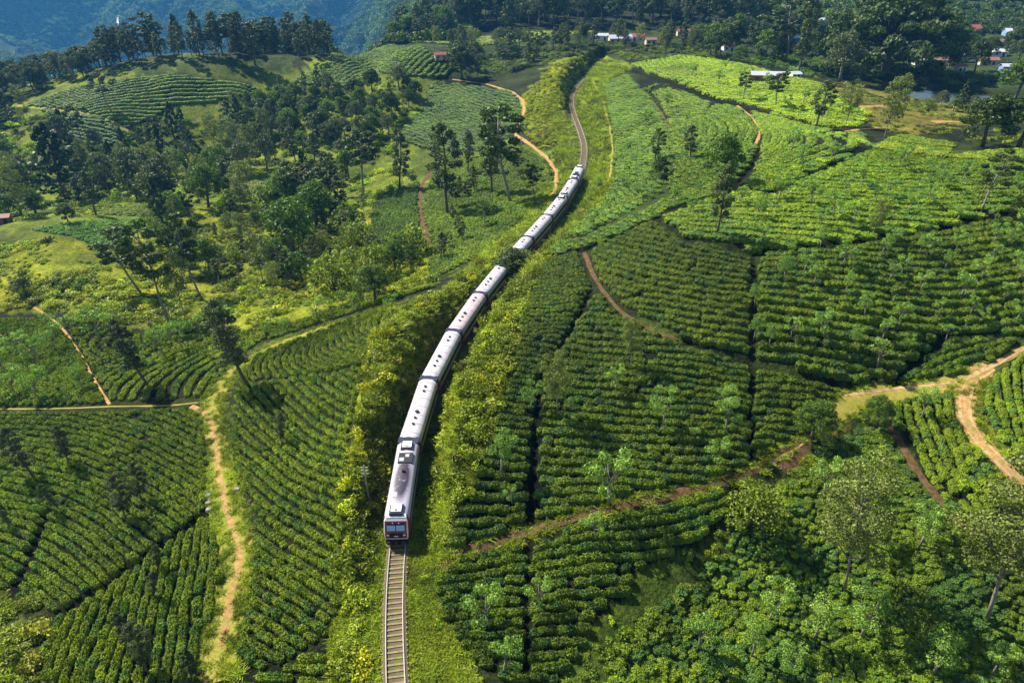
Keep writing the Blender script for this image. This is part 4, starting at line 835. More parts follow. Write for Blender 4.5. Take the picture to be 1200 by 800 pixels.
for nme, outl, guides, sp_, st_, size, tint in FIELDS:
    if sp_ < 2: sp_ *= 0.86; st_ *= 0.88; size *= 0.97
    W_ = FW[nme]; cx, cy = W_.mean(0); LS = max(np.ptp(W_[:, 0]), np.ptp(W_[:, 1])) / 2
    G1 = []; prev = None
    for (u, v, du, dv) in guides:
        x, y, _ = hit([u, u + du * 5], [v, v + dv * 5]); tx, ty = x[1] - x[0], y[1] - y[0]; l_ = math.hypot(tx, ty); tx, ty = tx / l_, ty / l_
        if prev is not None and tx * prev[0] + ty * prev[1] < 0: tx, ty = -tx, -ty
        prev = (tx, ty); G1.append(((x[0] - cx) / LS, (y[0] - cy) / LS, tx, ty))
    def fit(swap):
        A = []; B = []
        for X, Y, tx, ty in G1:
            nx, ny = (-ty, tx) if not swap else (tx, ty); qx, qy = (tx, ty) if not swap else (-ty, tx)
            gx = np.array((1, 0, 2 * X, Y, 0)); gy = np.array((0, 1, 0, X, 2 * Y))
            A.append(gx * nx + gy * ny); B.append(1.0); A.append((gx * qx + gy * qy) * 1.5); B.append(0.0)
        for i in (2, 3, 4): e = np.zeros(5); e[i] = 0.06; A.append(e); B.append(0)
        return np.linalg.lstsq(np.array(A), np.array(B), rcond=None)[0]
    ph, ps = fit(False), fit(True)
    g_ = 0.26 if sp_ < 2 else 0.42
    xs = np.arange(W_[:, 0].min(), W_[:, 0].max(), g_); ys = np.arange(W_[:, 1].min(), W_[:, 1].max(), g_)
    X, Y = np.meshgrid(xs, ys); X = X.ravel() + rng.normal(0, .02, X.size); Y = Y.ravel()
    k = inside(X, Y, W_); X, Y = X[k], Y[k]
    wx = X + fbm(X / 7, Y / 7, 81, 2) * 0.55; wy = Y + fbm(X / 7, Y / 7, 85, 2) * 0.55
    a = (wx - cx) / LS; b_ = (wy - cy) / LS
    phi = (ph[0]*a + ph[1]*b_ + ph[2]*a*a + ph[3]*a*b_ + ph[4]*b_*b_) * LS; psi = (ps[0]*a + ps[1]*b_ + ps[2]*a*a + ps[3]*a*b_ + ps[4]*b_*b_) * LS
    row = np.floor(phi / sp_).astype(int); stp = st_ * (1.0 if sp_ < 2 else 1.35)
    cl = np.floor(psi / stp + 0.5 * (row % 2) + 0.3 * np.sin(row * 12.9)).astype(int)
    key = (row + 5000) * 20000 + (cl + 5000); uq, inv, cnt = np.unique(key, return_inverse=True, return_counts=True)
    bx = np.bincount(inv, X) / cnt; by = np.bincount(inv, Y) / cnt
    full = sp_ * stp / g_ ** 2; ok = cnt > full * 0.42
    gxx = ph[0] + 2*ph[2]*(bx-cx)/LS + ph[3]*(by-cy)/LS; gyy = ph[1] + ph[3]*(bx-cx)/LS + 2*ph[4]*(by-cy)/LS; rz = np.arctan2(-gxx, gyy); gm = np.hypot(gxx, gyy)
    ok &= (pathdist(bx, by) > 0.12) & (line_dist(bx, by, TRC) > 4.5) & (rng.random(len(bx)) > 0.022) & (fbm(bx / 4, by / 4, 91, 3) > -0.62)
    bx, by, rz, gm = bx[ok], by[ok], rz[ok], gm[ok]; n_ = len(bx)
    bx = bx + rng.normal(0, .07, n_); by = by + rng.normal(0, .07, n_)
    sz_ = size * (1 + rng.normal(0, .10, n_)); sy_ = np.clip(sp_ * .355 / np.clip(gm, .8, 1.4), .34, .9)
    TEA['P'].append(np.c_[bx, by, gh(bx, by) - 0.08]); TEA['R'].append(np.c_[np.zeros(n_), np.zeros(n_), rz + rng.normal(0, .12, n_) + math.pi * rng.integers(0, 2, n_)])
    TEA['S'].append(np.c_[stp * (.66 if sp_ < 2 else .76) * sz_, sy_ * sz_, (0.80 if sp_ < 2 else .64) * sz_ * (1 + rng.normal(0, .10, n_))]); TEA['V'].append(rng.integers(0, 5, n_))
    tn_ = (1 + rng.normal(0, .09, n_))[:, None] * np.array(tint) * (1 + 0.45 * fbm(bx / 18, by / 18, 95, 3)[:, None]); odd = rng.random(n_) < 0.20
    tn_[odd] *= np.array((0.62, 0.80, 2.6)); TEA['T'].append(tn_); TEA['N'] += [nme] * n_
# the weedy tea slope at the lower right has no clear rows
Wq = wpoly([(872,604),(930,556),(962,522),(1036,494),(1060,530),(1110,610),(1180,640),(1260,700),(1260,840),(690,840),(720,770),(760,722),(850,648)])
xs = np.arange(Wq[:, 0].min(), Wq[:, 0].max(), 0.72); ys = np.arange(Wq[:, 1].min(), Wq[:, 1].max(), 0.72); X, Y = np.meshgrid(xs, ys); X = X.ravel() + rng.normal(0, .26, X.size); Y = Y.ravel() + rng.normal(0, .26, Y.size)
k = inside(X, Y, Wq) & (pathdist(X, Y) > .4) & (rng.random(len(X)) > .04); X, Y = X[k], Y[k]; n_ = len(X); sz_ = np.clip(1 + rng.normal(0, .22, n_) + .6 * fbm(X / 8, Y / 8, 97, 2), .55, 1.7)
TEA['P'].append(np.c_[X, Y, gh(X, Y) - .1]); TEA['R'].append(np.c_[rng.normal(0, .08, n_), rng.normal(0, .08, n_), rng.random(n_) * 6.28]); TEA['S'].append(np.c_[.44 * sz_, .41 * sz_, .46 * sz_]); TEA['V'].append(rng.integers(0, 5, n_))
tn_ = (1 + rng.normal(0, .12, n_))[:, None] * np.array((.92, .98, .95)) * (1 + 0.6 * fbm(X / 10, Y / 10, 99, 3)[:, None]); odd = fbm(X / 5, Y / 5, 103, 3) + rng.normal(0, .2, n_) > .12; tn_[odd] *= np.array((.62, .80, 2.6)); TEA['T'].append(tn_); TEA['N'] += ['Q'] * n_
TP = np.concatenate(TEA['P']); TRz = np.concatenate(TEA['R']); TS = np.concatenate(TEA['S']); TV = np.concatenate(TEA['V']); TT = np.clip(np.concatenate(TEA['T']), .2, 14); TN = np.array(TEA['N'])
u_, v_, dep = pxl(TP[:, 0], TP[:, 1], TP[:, 2] + .5)
vis = (u_ > -8) & (u_ < 1208) & (v_ < 806) & (v_ > -5)
near = np.where((u_ > 4) & (u_ < 1196) & (v_ > 0) & (v_ < 796))[0]; near = near[np.argsort(dep[near])[:300]]
keep = (u_ > -260) & (u_ < 1460) & (v_ < 1050); keep[near] = False
print('tea bushes', len(TP), int(vis.sum()))
scatter('tea_bushes', TP[keep], TRz[keep], TS[keep], TV[keep], TT[keep], DOMES, label='rows of clipped tea bushes covering the plantation slopes', category='tea bushes')
BL = {'A': 'bright green tea bush in the left slope field, beside the tan dirt track', 'B': 'clipped tea bush in the steep rows at the bottom left, left of the dirt track',
      'C2': 'tea bush in the diagonal rows between the dirt track and the railway bank', 'C3': 'tea bush in the small patch at the bottom edge left of the railway bank',
      'O': 'dark tea bush in the block right of the empty rails, below the red earth track', 'P': 'dark tea bush in the block between the straight gap and the overgrown gully',
      'Q': 'tea bush on the weedy slope at the lower right, outside any clear row'}
for i in near:
    nme = TN[i]; o = link('tea_bush', DOMES[TV[i]], None, tuple(TP[i]), tuple(TRz[i])); o.scale = tuple(TS[i])
    o['tint'] = [float(q) for q in TT[i]]
    o['label'] = BL.get(nme, 'tea bush in the clipped rows near the bottom of the hillside'); o['category'] = 'tea bush'; o['group'] = 'nearest tea bushes in field ' + {'A': 'on the left slope', 'B': 'at the bottom left', 'C2': 'between track and railway', 'C3': 'at the bottom edge', 'O': 'right of the rails', 'P': 'left of the gully', 'Q': 'on the weedy slope'}.get(nme, 'on the hillside')

# ---------------------------------------------------------------- wild shrubs and grass
def shrub_mesh(seed, k, size, mat, flat=0.8):
    g = np.random.default_rng(seed); PP = []; DD = []
    for i in range(7):
        c = np.array((g.normal(0, .38), g.normal(0, .38), .35 + g.random() * .35)); r_ = .35 + .3 * g.random(); p, d = leaf_ball(g, c, (r_, r_, r_ * flat), k // 7, size); PP.append(p); DD.append(d)
    P = np.concatenate(PP); V, Fl = quads(P, g, size, np.concatenate(DD)); return mesh_np('wild_shrub_%02d' % seed, V, Fl, mat)
SHR = [shrub_mesh(200 + i, 320, 0.115, M['shrub']) for i in range(5)]
def tuft_mesh(seed, k, mat):
    g = np.random.default_rng(seed); q = g.random(k) * 6.28; r_ = np.sqrt(g.random(k)) * .5; P = np.c_[np.cos(q) * r_, np.sin(q) * r_, np.zeros(k)]
    h_ = .35 + .5 * g.random(k); w_ = .045 + .03 * g.random(k); d = g.normal(0, .55, (k, 2)); a = g.random(k) * 6.28; ax_ = np.c_[np.cos(a), np.sin(a), np.zeros(k)] * w_[:, None]
    T_ = P + np.c_[d, h_]; V = np.stack([P - ax_, P + ax_, T_ + ax_ * .3, T_ - ax_ * .3], 1).reshape(-1, 3); return mesh_np('grass_tuft_%02d' % seed, V, np.arange(4 * k).reshape(-1, 4), mat)
TUF = [tuft_mesh(300 + i, 60, M['grass']) for i in range(4)]
def fill_pts(outl, step, jit=.45, cull=True, avoid_track=3.0, avoid_path=.5, field=None, world=False):
    W_ = np.array(outl) if world else wpoly(outl); xs = np.arange(W_[:, 0].min(), W_[:, 0].max(), step); ys = np.arange(W_[:, 1].min(), W_[:, 1].max(), step)
    X, Y = np.meshgrid(xs, ys); X = X.ravel() + rng.uniform(-jit, jit, X.size) * step; Y = Y.ravel() + rng.uniform(-jit, jit, Y.size) * step
    k = inside(X, Y, W_); X, Y = X[k], Y[k]
    if avoid_path is not None: k = pathdist(X, Y) > avoid_path; X, Y = X[k], Y[k]
    k = line_dist(X, Y, TRC) > avoid_track; return X[k], Y[k]
def in_fields(X, Y):
    k = np.zeros(len(X), bool)
    for nme, W_ in FW.items():
        bb = (X > W_[:,0].min()) & (X < W_[:,0].max()) & (Y > W_[:,1].min()) & (Y < W_[:,1].max())
        if bb.any(): q = np.where(bb)[0]; k[q] |= inside(X[q], Y[q], W_)
    return k
SB = dict(P=[], R=[], S=[], T=[])
def shrubs(outl, step, smin, smax, tint, avoid_track=3.2, fieldfree=True, dens=0.0, ht=.8, var=.25, avoid_path=.6):
    X, Y = fill_pts(outl, step, avoid_track=avoid_track, avoid_path=avoid_path)
    nz = fbm(X / 7, Y / 7, 111, 3); k = nz > dens
    if fieldfree: k &= ~in_fields(X, Y)
    X, Y, nz = X[k], Y[k], nz[k]; n_ = len(X)
    if not n_: return
    s_ = smin + (smax - smin) * np.clip(rng.random(n_) ** 1.6 + nz * .4, 0, 1)
    SB['P'].append(np.c_[X, Y, gh(X, Y) - .12 * s_]); SB['R'].append(np.c_[rng.normal(0, .12, n_), rng.normal(0, .12, n_), rng.random(n_) * 6.28]); SB['S'].append(np.c_[s_, s_, s_ * ht * (1 + rng.normal(0, .18, n_))])
    t_ = np.array(tint) * (1 + rng.normal(0, var, n_))[:, None] * (1 + .7 * fbm(X / 12, Y / 12, 117, 3)[:, None]); k = rng.random(n_) < .15; t_[k] *= np.array((1.5, 1.25, .9)); SB['T'].append(np.clip(t_, .15, 4))
LB = [(392,850),(402,700),(404,640),(408,560),(424,470),(436,400),(452,368),(520,342),(545,322),(566,306),(560,330),(520,380),(478,440),(462,500),(448,570),(442,640),(446,700),(446,850)]
RBK = [(498,650),(500,560),(515,480),(540,420),(580,355),(600,315),(640,292),(672,296),(640,304),(614,370),(600,430),(575,510),(545,580),(527,640)]
shrubs(LB, 1.2, .7, 1.8, (1.15, 1.15, .8), 2.8, ht=.95, dens=-.5)
shrubs([(404,560),(420,480),(434,400),(450,366),(462,366),(446,410),(432,480),(420,560),(416,650),(404,650)], 1.2, .7, 1.3, (2.3, 2.0, .7), 4, ht=1.0)
shrubs(RBK, 1.2, .7, 1.8, (1.3, 1.3, .8), 3.1, ht=.95, dens=-.5)
shrubs([(575,520),(606,430),(616,370),(640,306),(628,306),(600,370),(585,430),(556,500),(530,570)], 1.3, .6, 1.1, (1.6, 1.4, .8), 4)
shrubs([(378,850),(384,756),(398,700),(404,640),(418,600),(436,660),(436,850)], 1.5, .4, .9, (1.3, 1.35, .8), 3.2)
shrubs([(476,850),(476,650),(500,640),(520,660),(512,690),(560,790),(590,850)], 2.1, .3, .8, (1.2, 1.4, .8), 3.2, dens=-.1)
shrubs([(600,850),(640,815),(684,762),(692,730),(738,702),(746,672),(824,634),(868,592),(912,560),(928,560),(880,604),(850,650),(760,724),(720,772),(700,850)], 1.15, .4, 1.05, (.95, 1.15, .8), 4, ht=.8, dens=-.15)
shrubs([(872,604),(962,522),(1036,494),(1060,530),(1110,610),(1260,700),(1260,840),(690,840),(760,722)], 5.0, .4, .8, (.75, 1.0, .9), 4, dens=.25, ht=.9)
shrubs([(-60,690),(14,694),(58,726),(52,770),(40,850),(-60,850)], 1.3, .8, 1.7, (1.0, 1.0, 1.5), 4, ht=1.1)
shrubs([(560,320),(600,285),(650,220),(662,160),(650,120),(640,150),(640,200),(600,262),(540,322)], 1.7, .5, 1.1, (1.4, 1.4, .7), 3.5, dens=-.2)
shrubs([(614,115),(650,76),(690,62),(704,70),(690,84),(668,100),(662,125),(666,150),(640,180),(612,158)], 1.6, .6, 1.5, (1.55, 1.4, .7), 3.8, dens=-.35)
shrubs([(664,100),(690,72),(702,74),(686,90),(674,106)], 1.4, .9, 1.8, (.5, .6, .8), 3.0)
shrubs([(682,84),(700,84),(716,130),(724,200),(700,250),(676,282),(650,292),(600,330),(640,286),(690,215),(680,150),(674,112)], 2.2, .4, 1.0, (1.5, 1.4, .7), 4.0, dens=-.05)
MIDL = [(190,250),(330,236),(420,250),(500,300),(512,330),(440,348),(330,378),(240,388),(130,378),(60,366),(0,360),(-60,350),(-60,290),(60,282),(130,300)]
shrubs(MIDL, 1.9, .6, 2.0, (1.35, 1.35, .65), 4, dens=-.2, ht=.75, var=.3)
shrubs(MIDL, 3.0, .8, 2.2, (.65, .85, .9), 4, dens=.1, ht=.9)
FORF = [(-60,100),(40,128),(150,165),(300,115),(345,95),(400,100),(470,84),(530,92),(470,190),(500,215),(500,300),(420,250),(190,250),(60,258),(-60,262)]
shrubs(FORF, 3.4, 1.0, 2.8, (1.1, 1.25, .8), 4, dens=-.05, ht=.8, var=.35)
shrubs([(-60,376),(60,376),(92,418),(124,472),(0,474),(-60,474)], 5, .4, .9, (.8, 1, 1), 4, dens=.0, fieldfree=False)
shrubs([(640,300),(684,296),(760,250),(860,195),(790,100),(720,90),(726,190),(700,250)], 3.0, .5, 1.25, (.7, .9, .9), 4.5, dens=.05, fieldfree=False, ht=.9)
shrubs([(900,90),(1060,104),(1180,126),(1260,150),(1260,180),(1130,166),(1040,158),(1010,142),(960,92)], 3.6, .5, 1.6, (1.0, 1.0, .8), 4, dens=.0)
shrubs([(860,70),(960,66),(1060,78),(1180,88),(1260,90),(1260,100),(1170,100),(1050,100),(950,90)], 4.0, 1.2, 3.0, (.55, .8, .8), 4, dens=-.3)
shrubs([(440,80),(620,58),(700,50),(860,56),(860,70),(742,72),(690,62),(620,80),(560,98),(500,92)], 3.6, .9, 2.4, (.75, .85, .75), 5, dens=-.15)
def far_cover(t0, t1, r0, r1, n_, smin, smax, tint, thr=-.15):
    th = R(1) * rng.uniform(t0, t1, n_); r_ = r0 * (r1 / r0) ** rng.random(n_); X = r_ * np.sin(th); Y = r_ * np.cos(th)
    k = fbm(X / 170, Y / 170, 151, 4) > thr; X, Y = X[k], Y[k]; n2 = len(X); s_ = rng.uniform(smin, smax, n2)
    SB['P'].append(np.c_[X, Y, gh(X, Y) - .2 * s_]); SB['R'].append(np.c_[np.zeros(n2), np.zeros(n2), rng.random(n2) * 6.28]); SB['S'].append(np.c_[s_, s_, s_ * 1.1])
    SB['T'].append(np.clip(np.array(tint) * (1 + rng.normal(0, .35, n2))[:, None] * (1 + 1.0 * fbm(X / 200, Y / 200, 157, 3)[:, None]), .1, 3))
far_cover(-40, -4, 1500, 3300, 42000, 4, 12, (.42, .58, .55), -.25)
far_cover(-40, -8, 560, 1500, 6000, 4, 9, (.45, .6, .7))
far_cover(-11, -3, 470, 1600, 5000, 3, 7, (.45, .6, .6), -9)
far_cover(-7, 58, 600, 1900, 11000, 2.5, 7, (.4, .55, .6), -.1)
P_s = np.concatenate(SB['P']); n_ = len(P_s); print('shrubs', n_)
scatter('wild_shrubs', P_s, np.concatenate(SB['R']), np.concatenate(SB['S']), rng.integers(0, 5, n_), np.concatenate(SB['T']), SHR, label='tangled wild shrubs and scrub covering the railway banks and valley', category='undergrowth')
GT = []
for outl, st_, av in (([(378,850),(400,640),(420,480),(440,400),(470,400),(560,330),(600,290),(620,300),(575,420),(520,650),(560,800),(600,850)], .55, 1.38),
                  ([(440,400),(520,345),(560,306),(600,250),(648,215),(655,160),(640,120),(690,66),(735,80),(712,105),(727,205),(700,246),(650,292),(620,340)], 1.5, 2.2)):
    X, Y = fill_pts(outl, st_, avoid_track=av, avoid_path=.3); k = ~in_fields(X, Y); GT.append((X[k], Y[k], st_))
for key in ('left_track', 'dirt_road', 'fork_verge', 'upper_left', 'red_track', 'bare_patch'):
    L_ = PW[key]; wd = PATHS[key][1] / 2
    for rep in range(7 if key == 'left_track' else 3):
        off = (wd * rng.uniform(.85, 1.5, len(L_)) if key != 'left_track' else wd * rng.uniform(.35, 1.35, len(L_))) * rng.choice([-1, 1], len(L_)); tn = np.gradient(L_, axis=0); tn /= np.linalg.norm(tn, axis=1)[:, None] + 1e-9
        GT.append((L_[:, 0] - tn[:, 1] * off + rng.normal(0, .2, len(L_)), L_[:, 1] + tn[:, 0] * off + rng.normal(0, .2, len(L_)), .5))
X = np.concatenate([g_[0] for g_ in GT]); Y = np.concatenate([g_[1] for g_ in GT]); st_ = np.concatenate([np.full(len(g_[0]), g_[2]) for g_ in GT]); n_ = len(X)
s_ = (.45 + .4 * rng.random(n_)) * np.where(st_ > 1, 2.2, 1.0); t_ = (1 + rng.normal(0, .2, n_))[:, None] * (1 + .8 * fbm(X / 6, Y / 6, 131, 3)[:, None]) * np.array((.95, 1.0, .9)); print('grass', n_)
scatter('grass_tufts', np.c_[X, Y, gh(X, Y) - .03], np.c_[np.zeros(n_), np.zeros(n_), rng.random(n_) * 6.28], np.c_[s_, s_, s_ * .7], rng.integers(0, 4, n_), np.clip(t_, .2, 3), TUF, label='rough yellow green grass beside the rails and tracks', category='grass')

# ---------------------------------------------------------------- trees one can pick out
def tree_px(kind, u, v, top, label, wide=1.0, lean_px=0, var=None, cat='tree', group=None, hi=None):
    """a tree whose foot stands at photo point (u, v) and whose tip reaches row `top`"""
    x, y, z = [float(q[0]) for q in hit(u, v)]; _, _, dp = pxl(x, y, z); ang = PITCH + math.atan((( v + top) / 2 - 400) / F)
    h_ = (v - top) * float(dp) / F / math.cos(ang) * 0.94
    lean = (math.atan(lean_px / max(v - top, 1)), random.gauss(0, .02)) if lean_px else None
    return plant(kind, x, y, h_, label, cat, group, var, wide, lean, hi=(dp < 135) if hi is None else hi)
HERO = [
 ('silky_oak',293,452,346,'tall slender leaning tree beside the bend of the dirt track, in the left field',1.15,-16),
 ('silky_oak',176,452,370,'leaning dark-topped tree in the left tea field, right of the narrow foot path',1.1,-18),
 ('thin_tree',985,690,558,'tall pale-stemmed tree with a thin olive crown on the weedy slope at the lower right',1.0,-8),
 ('thin_tree',1153,722,566,'tall grey-leaved tree with a long bare stem at the right edge, near the bottom',1.15,-14),
 ('wild_bush',880,614,560,'dense dark round bush at the top of the overgrown gully, below the red earth track',.9,0),
 ('leafy_tree',950,514,464,'bushy tree on the red earth track where it meets the grass',1.0,0),
 ('leafy_tree',1028,500,458,'small crooked tree on the grassy patch by the track fork',.9,-6),
 ('shade_tree',1080,492,450,'young tree standing in the tea rows under the grassy fork of the tracks',1.0,0),
 ('broad_tree',604,328,286,'dark tree hiding part of the train at its middle',1.25,-5),
 ('leafy_tree',594,330,298,'mid-green tree with the dark one, hiding the train at its middle',1.35,0),
 ('wild_bush',612,316,288,'bushy shrub on the right bank where the train disappears',1.0,0),
 ('thin_tree',652,486,412,'thin see-through tree in the dark field right of the railway cutting',.9,-4),
 ('thin_tree',739,432,372,'thin bare tree below the foot path on the right hill',.8,0),
 ('silky_oak',838,276,188,'tall lone tree with a pale wind-blown tip in the upper right field',.95,5),
 ('thin_tree',1032,167,92,'tall pale-topped tree above the curving rows near the tan path',.9,8),
 ('silky_oak',957,151,95,'dark bushy-stemmed tree at the hedge corner of the bright upper field',1.3,3),
 ('gum_tree',1149,247,178,'dark-crowned slender tree at the right edge of the upper tea field',1.25,8),
 ('thin_tree',1021,282,235,'pale thin tree on the dark line between the upper right fields',.9,0),
 ('broad_tree',1150,172,104,'large dark leafy tree at the right edge beside the upper tea field',1.1,0),
 ('broad_tree',1195,174,100,'dense tree cut by the right edge of the photo, next to the big dark one',1.2,0),
 ('leafy_tree',1190,118,62,'pale green spreading tree at the right edge above the pond',1.1,0),
 ('rain_tree',1035,88,-12,'giant dark umbrella-shaped tree towering over the village',.98,0),
 ('grey_tree',985,96,36,'tall greyish tree in front of the giant umbrella tree',1.0,0),
 ('silky_oak',933,92,-4,'very tall ragged tree behind the pale-roofed house',.8,0),
 ('gum_tree',918,75,2,'dark tall tree left of the giant umbrella tree',1.6,0),
 ('conical_tree',82,232,143,'tall dark conical tree at the left, above the pale terrace',1.6,-8),
 ('gum_tree',130,130,85,'lone tree with its shadow on the left terraced tea hill',1.3,-6),
 ('broad_tree',423,66,37,'round dark tree alone on top of the green knoll',1.0,0),
 ('broad_tree',541,92,48,'dark bushy tree on the slope below the small red-roofed house',1.0,0),
 ('silky_oak',527,252,146,'tallest dark tree of the small grove left of the train, nearest the red path',1.1,-8),
 ('gum_tree',596,238,130,'tall dark-crowned tree in the grove, close to the tan valley path',1.2,-6),
 ('silky_oak',575,228,143,'tall tree in the middle of the grove left of the rear coaches',1.0,0),
 ('gum_tree',625,232,192,'small dark tree between the grove and the tan valley path',1.1,0),
 ('silky_oak',548,205,152,'slim tree behind the grove left of the railway',.9,0),
 ('gum_tree',428,226,150,'tall tree with a rounded grey top left of the grove',1.3,0),
 ('silky_oak',470,222,155,'tall slim tree between the red valley path and the dark wood',1.1,0),
 ('gum_tree',163,342,268,'sparse leaning tree with visible limbs above the left tea field',1.4,-12),
 ('gum_tree',200,377,262,'tall thin tree, leftmost of three above the left tea field',.9,-4),
 ('gum_tree',235,350,252,'tall bare-stemmed tree with a small dark top in the yellow scrub',.9,-6),
 ('thin_tree',216,374,298,'thin tree behind the upper edge of the left tea field',.9,0),
 ('thin_tree',307,333,272,'thin pale tree in the yellow scrub of the valley',1.1,0),
 ('leafy_tree',440,356,306,'bushy green tree at the edge of the upper left track',1.1,0),
 ('leafy_tree',345,300,225,'broad mid-green tree in the valley scrub',1.0,0),
 ('leafy_tree',372,268,206,'tall leafy tree at the foot of the dark wood',1.0,0),
 ('grey_tree',30,345,322,'small blue-grey bush-like tree on the yellow mound at the left',1.0,0),
 ('broad_tree',80,262,236,'dark low tree at the pale terrace',1.0,0),
 ('conical_tree',190,262,205,'dark pointed tree beside the bright terrace',1.0,0),
 ('wild_bush',1012,90,70,'reddish-brown round bush above the pond',.8,0),
 ('conical_tree',1126,126,94,'dark narrow tree standing in front of the pond',1.2,0),
 ('grey_tree',1102,126,104,'small brownish tree at the near bank of the pond',.9,0),
 ('thin_tree',990,148,100,'small pale tree beside the tan path below the bright field',1.3,0),
 ('gum_tree',908,125,86,'small tree with a spreading top in front of the pale-roofed house',1.5,0),
 ('gum_tree',872,118,86,'small thin tree in the bright field left of the house',1.3,0),
 ('wild_bush',1195,255,222,'small dark tree at the right edge above the long dark hedge line',.8,0),
 ('leafy_tree',845,218,150,'dark clump-like tree between the weedy field and the contour rows',.8,0),
 ('silky_oak',768,192,150,'dark bushy tree right of the red path in the weedy field',1.3,0),
 ('silky_oak',808,188,146,'dark double-topped tree left of the contour rows',1.4,0),
 ('broad_tree',772,212,180,'dark round tree at the lower end of the red path',.8,0),
 ('conical_tree',228,800,762,'dark young tree at the foot of the dirt track, bottom left',1.0,0),
]
for kind, u, v, top, lab, wide, ln in HERO: tree_px(kind, u, v, top, lab, wide, ln)
# young shade trees, set out through the tea
SHADE = {
 'pale-leaved shade tree in the bottom tea block right of the rails': [(572,735,690),(590,790,752),(632,712,680)],
 'pale shade tree low in the dark field right of the cutting': [(586,556,512),(600,590,570),(712,590,530),(778,500,455),(850,508,465),(806,520,500),(840,548,515),(700,632,604),(622,480,448),(722,460,428),(852,480,452)],
 'young shade tree in the darker field beside the tall gap line': [(882,400,372),(900,408,382),(966,398,362),(884,360,336),(942,320,292),(960,292,268),(988,345,320),(1012,372,345),(1052,380,355),(1040,330,308),(1078,345,318),(1100,372,350),(1128,350,325),(1105,318,295),(1150,330,300),(1172,352,330),(1190,330,305),(1075,300,278),(1030,300,276),(1120,296,272),(1180,290,262),(940,352,334),(918,330,300),(1000,410,385),(1064,412,392),(1145,380,360),(930,300,278),(1160,306,286),(1108,400,380),(1190,378,352)],
 'young shade tree in the bright upper right tea field': [(884,258,232),(912,236,206),(950,240,210),(972,188,168),(990,230,205),(1010,220,196),(1040,232,208),(1062,250,222),(1090,240,216),(1120,262,236),(1128,214,188),(1060,200,172),(1150,228,200),(940,196,176),(926,180,152),(1000,262,236),(1084,270,248),(1180,220,196),(960,268,244),(868,242,218),(892,282,260),(1166,262,240),(1100,222,200)],
 'small shade tree in the tea left of the narrow foot path': [(18,462,430),(4,470,442),(48,430,396),(66,412,380),(44,468,430),(8,440,410),(30,420,388),(58,392,366)],
 'small shade tree in the tea right of the narrow foot path': [(118,400,362),(96,456,430),(86,392,368),(100,380,358),(192,418,384),(214,410,376),(182,404,380),(126,386,366),(205,395,372)],
 'small shade tree along the grassy edge above the dirt track': [(372,375,348),(332,388,374),(311,392,378),(405,362,340),(412,366,342),(460,368,345),(390,370,352),(246,390,366),(236,392,370)],
 'bluish shade tree among the rows at the lower left': [(38,560,500),(168,590,545),(150,610,560),(72,600,566),(186,668,640),(180,700,670),(176,790,740),(160,760,722),(84,545,500),(330,520,484),(15,620,590)],
 'pale young tree on the weedy slope at the lower right': [(900,730,688),(952,750,712),(1010,746,705),(1090,792,755),(1000,570,536),(965,580,540),(1100,625,590),(1078,640,600),(880,770,735),(820,760,728),(1160,790,760),(1020,640,600),(925,790,765)],
 'small shade tree in the bright field under the long house': [(810,90,76),(842,100,84),(868,96,82),(895,104,88),(940,122,104),(925,132,112),(975,132,114),(850,84,72),(885,92,80)],
 'dark young tree in the weedy field above the train': [(696,268,246),(716,252,232),(748,236,214),(730,222,204),(700,226,210),(790,238,218),(820,232,210),(762,258,240),(812,250,232),(754,150,130),(780,130,112),(736,182,166)],
}
PLACE = ['leftmost', 'second from the left', 'third from the left', 'fourth from the left', 'fifth from the left', 'sixth from the left', 'seventh from the left', 'eighth from the left', 'ninth from the left', 'tenth from the left', 'eleventh from the left', 'twelfth from the left', 'thirteenth from the left']
for lab, pts in SHADE.items():
    pts = sorted(pts); few = len(pts) <= 13; grp = 'young shade trees: ' + lab.split(' ', 1)[1]
    for i, (u, v, top) in enumerate(pts):
        l_ = lab + ', ' + (PLACE[i] + '' if few and i < len(pts) - 1 else 'rightmost' if few else ('left part' if u < np.percentile([p[0] for p in pts], 33) else 'right part' if u > np.percentile([p[0] for p in pts], 66) else 'middle') + (', nearer' if v > np.median([p[1] for p in pts]) else ', upper'))
        tree_px('silky_oak' if 'bluish' in lab else 'shade_tree', u, v, top - 3, l_, .88 + .3 * random.random(), random.gauss(0, 4), group=grp)
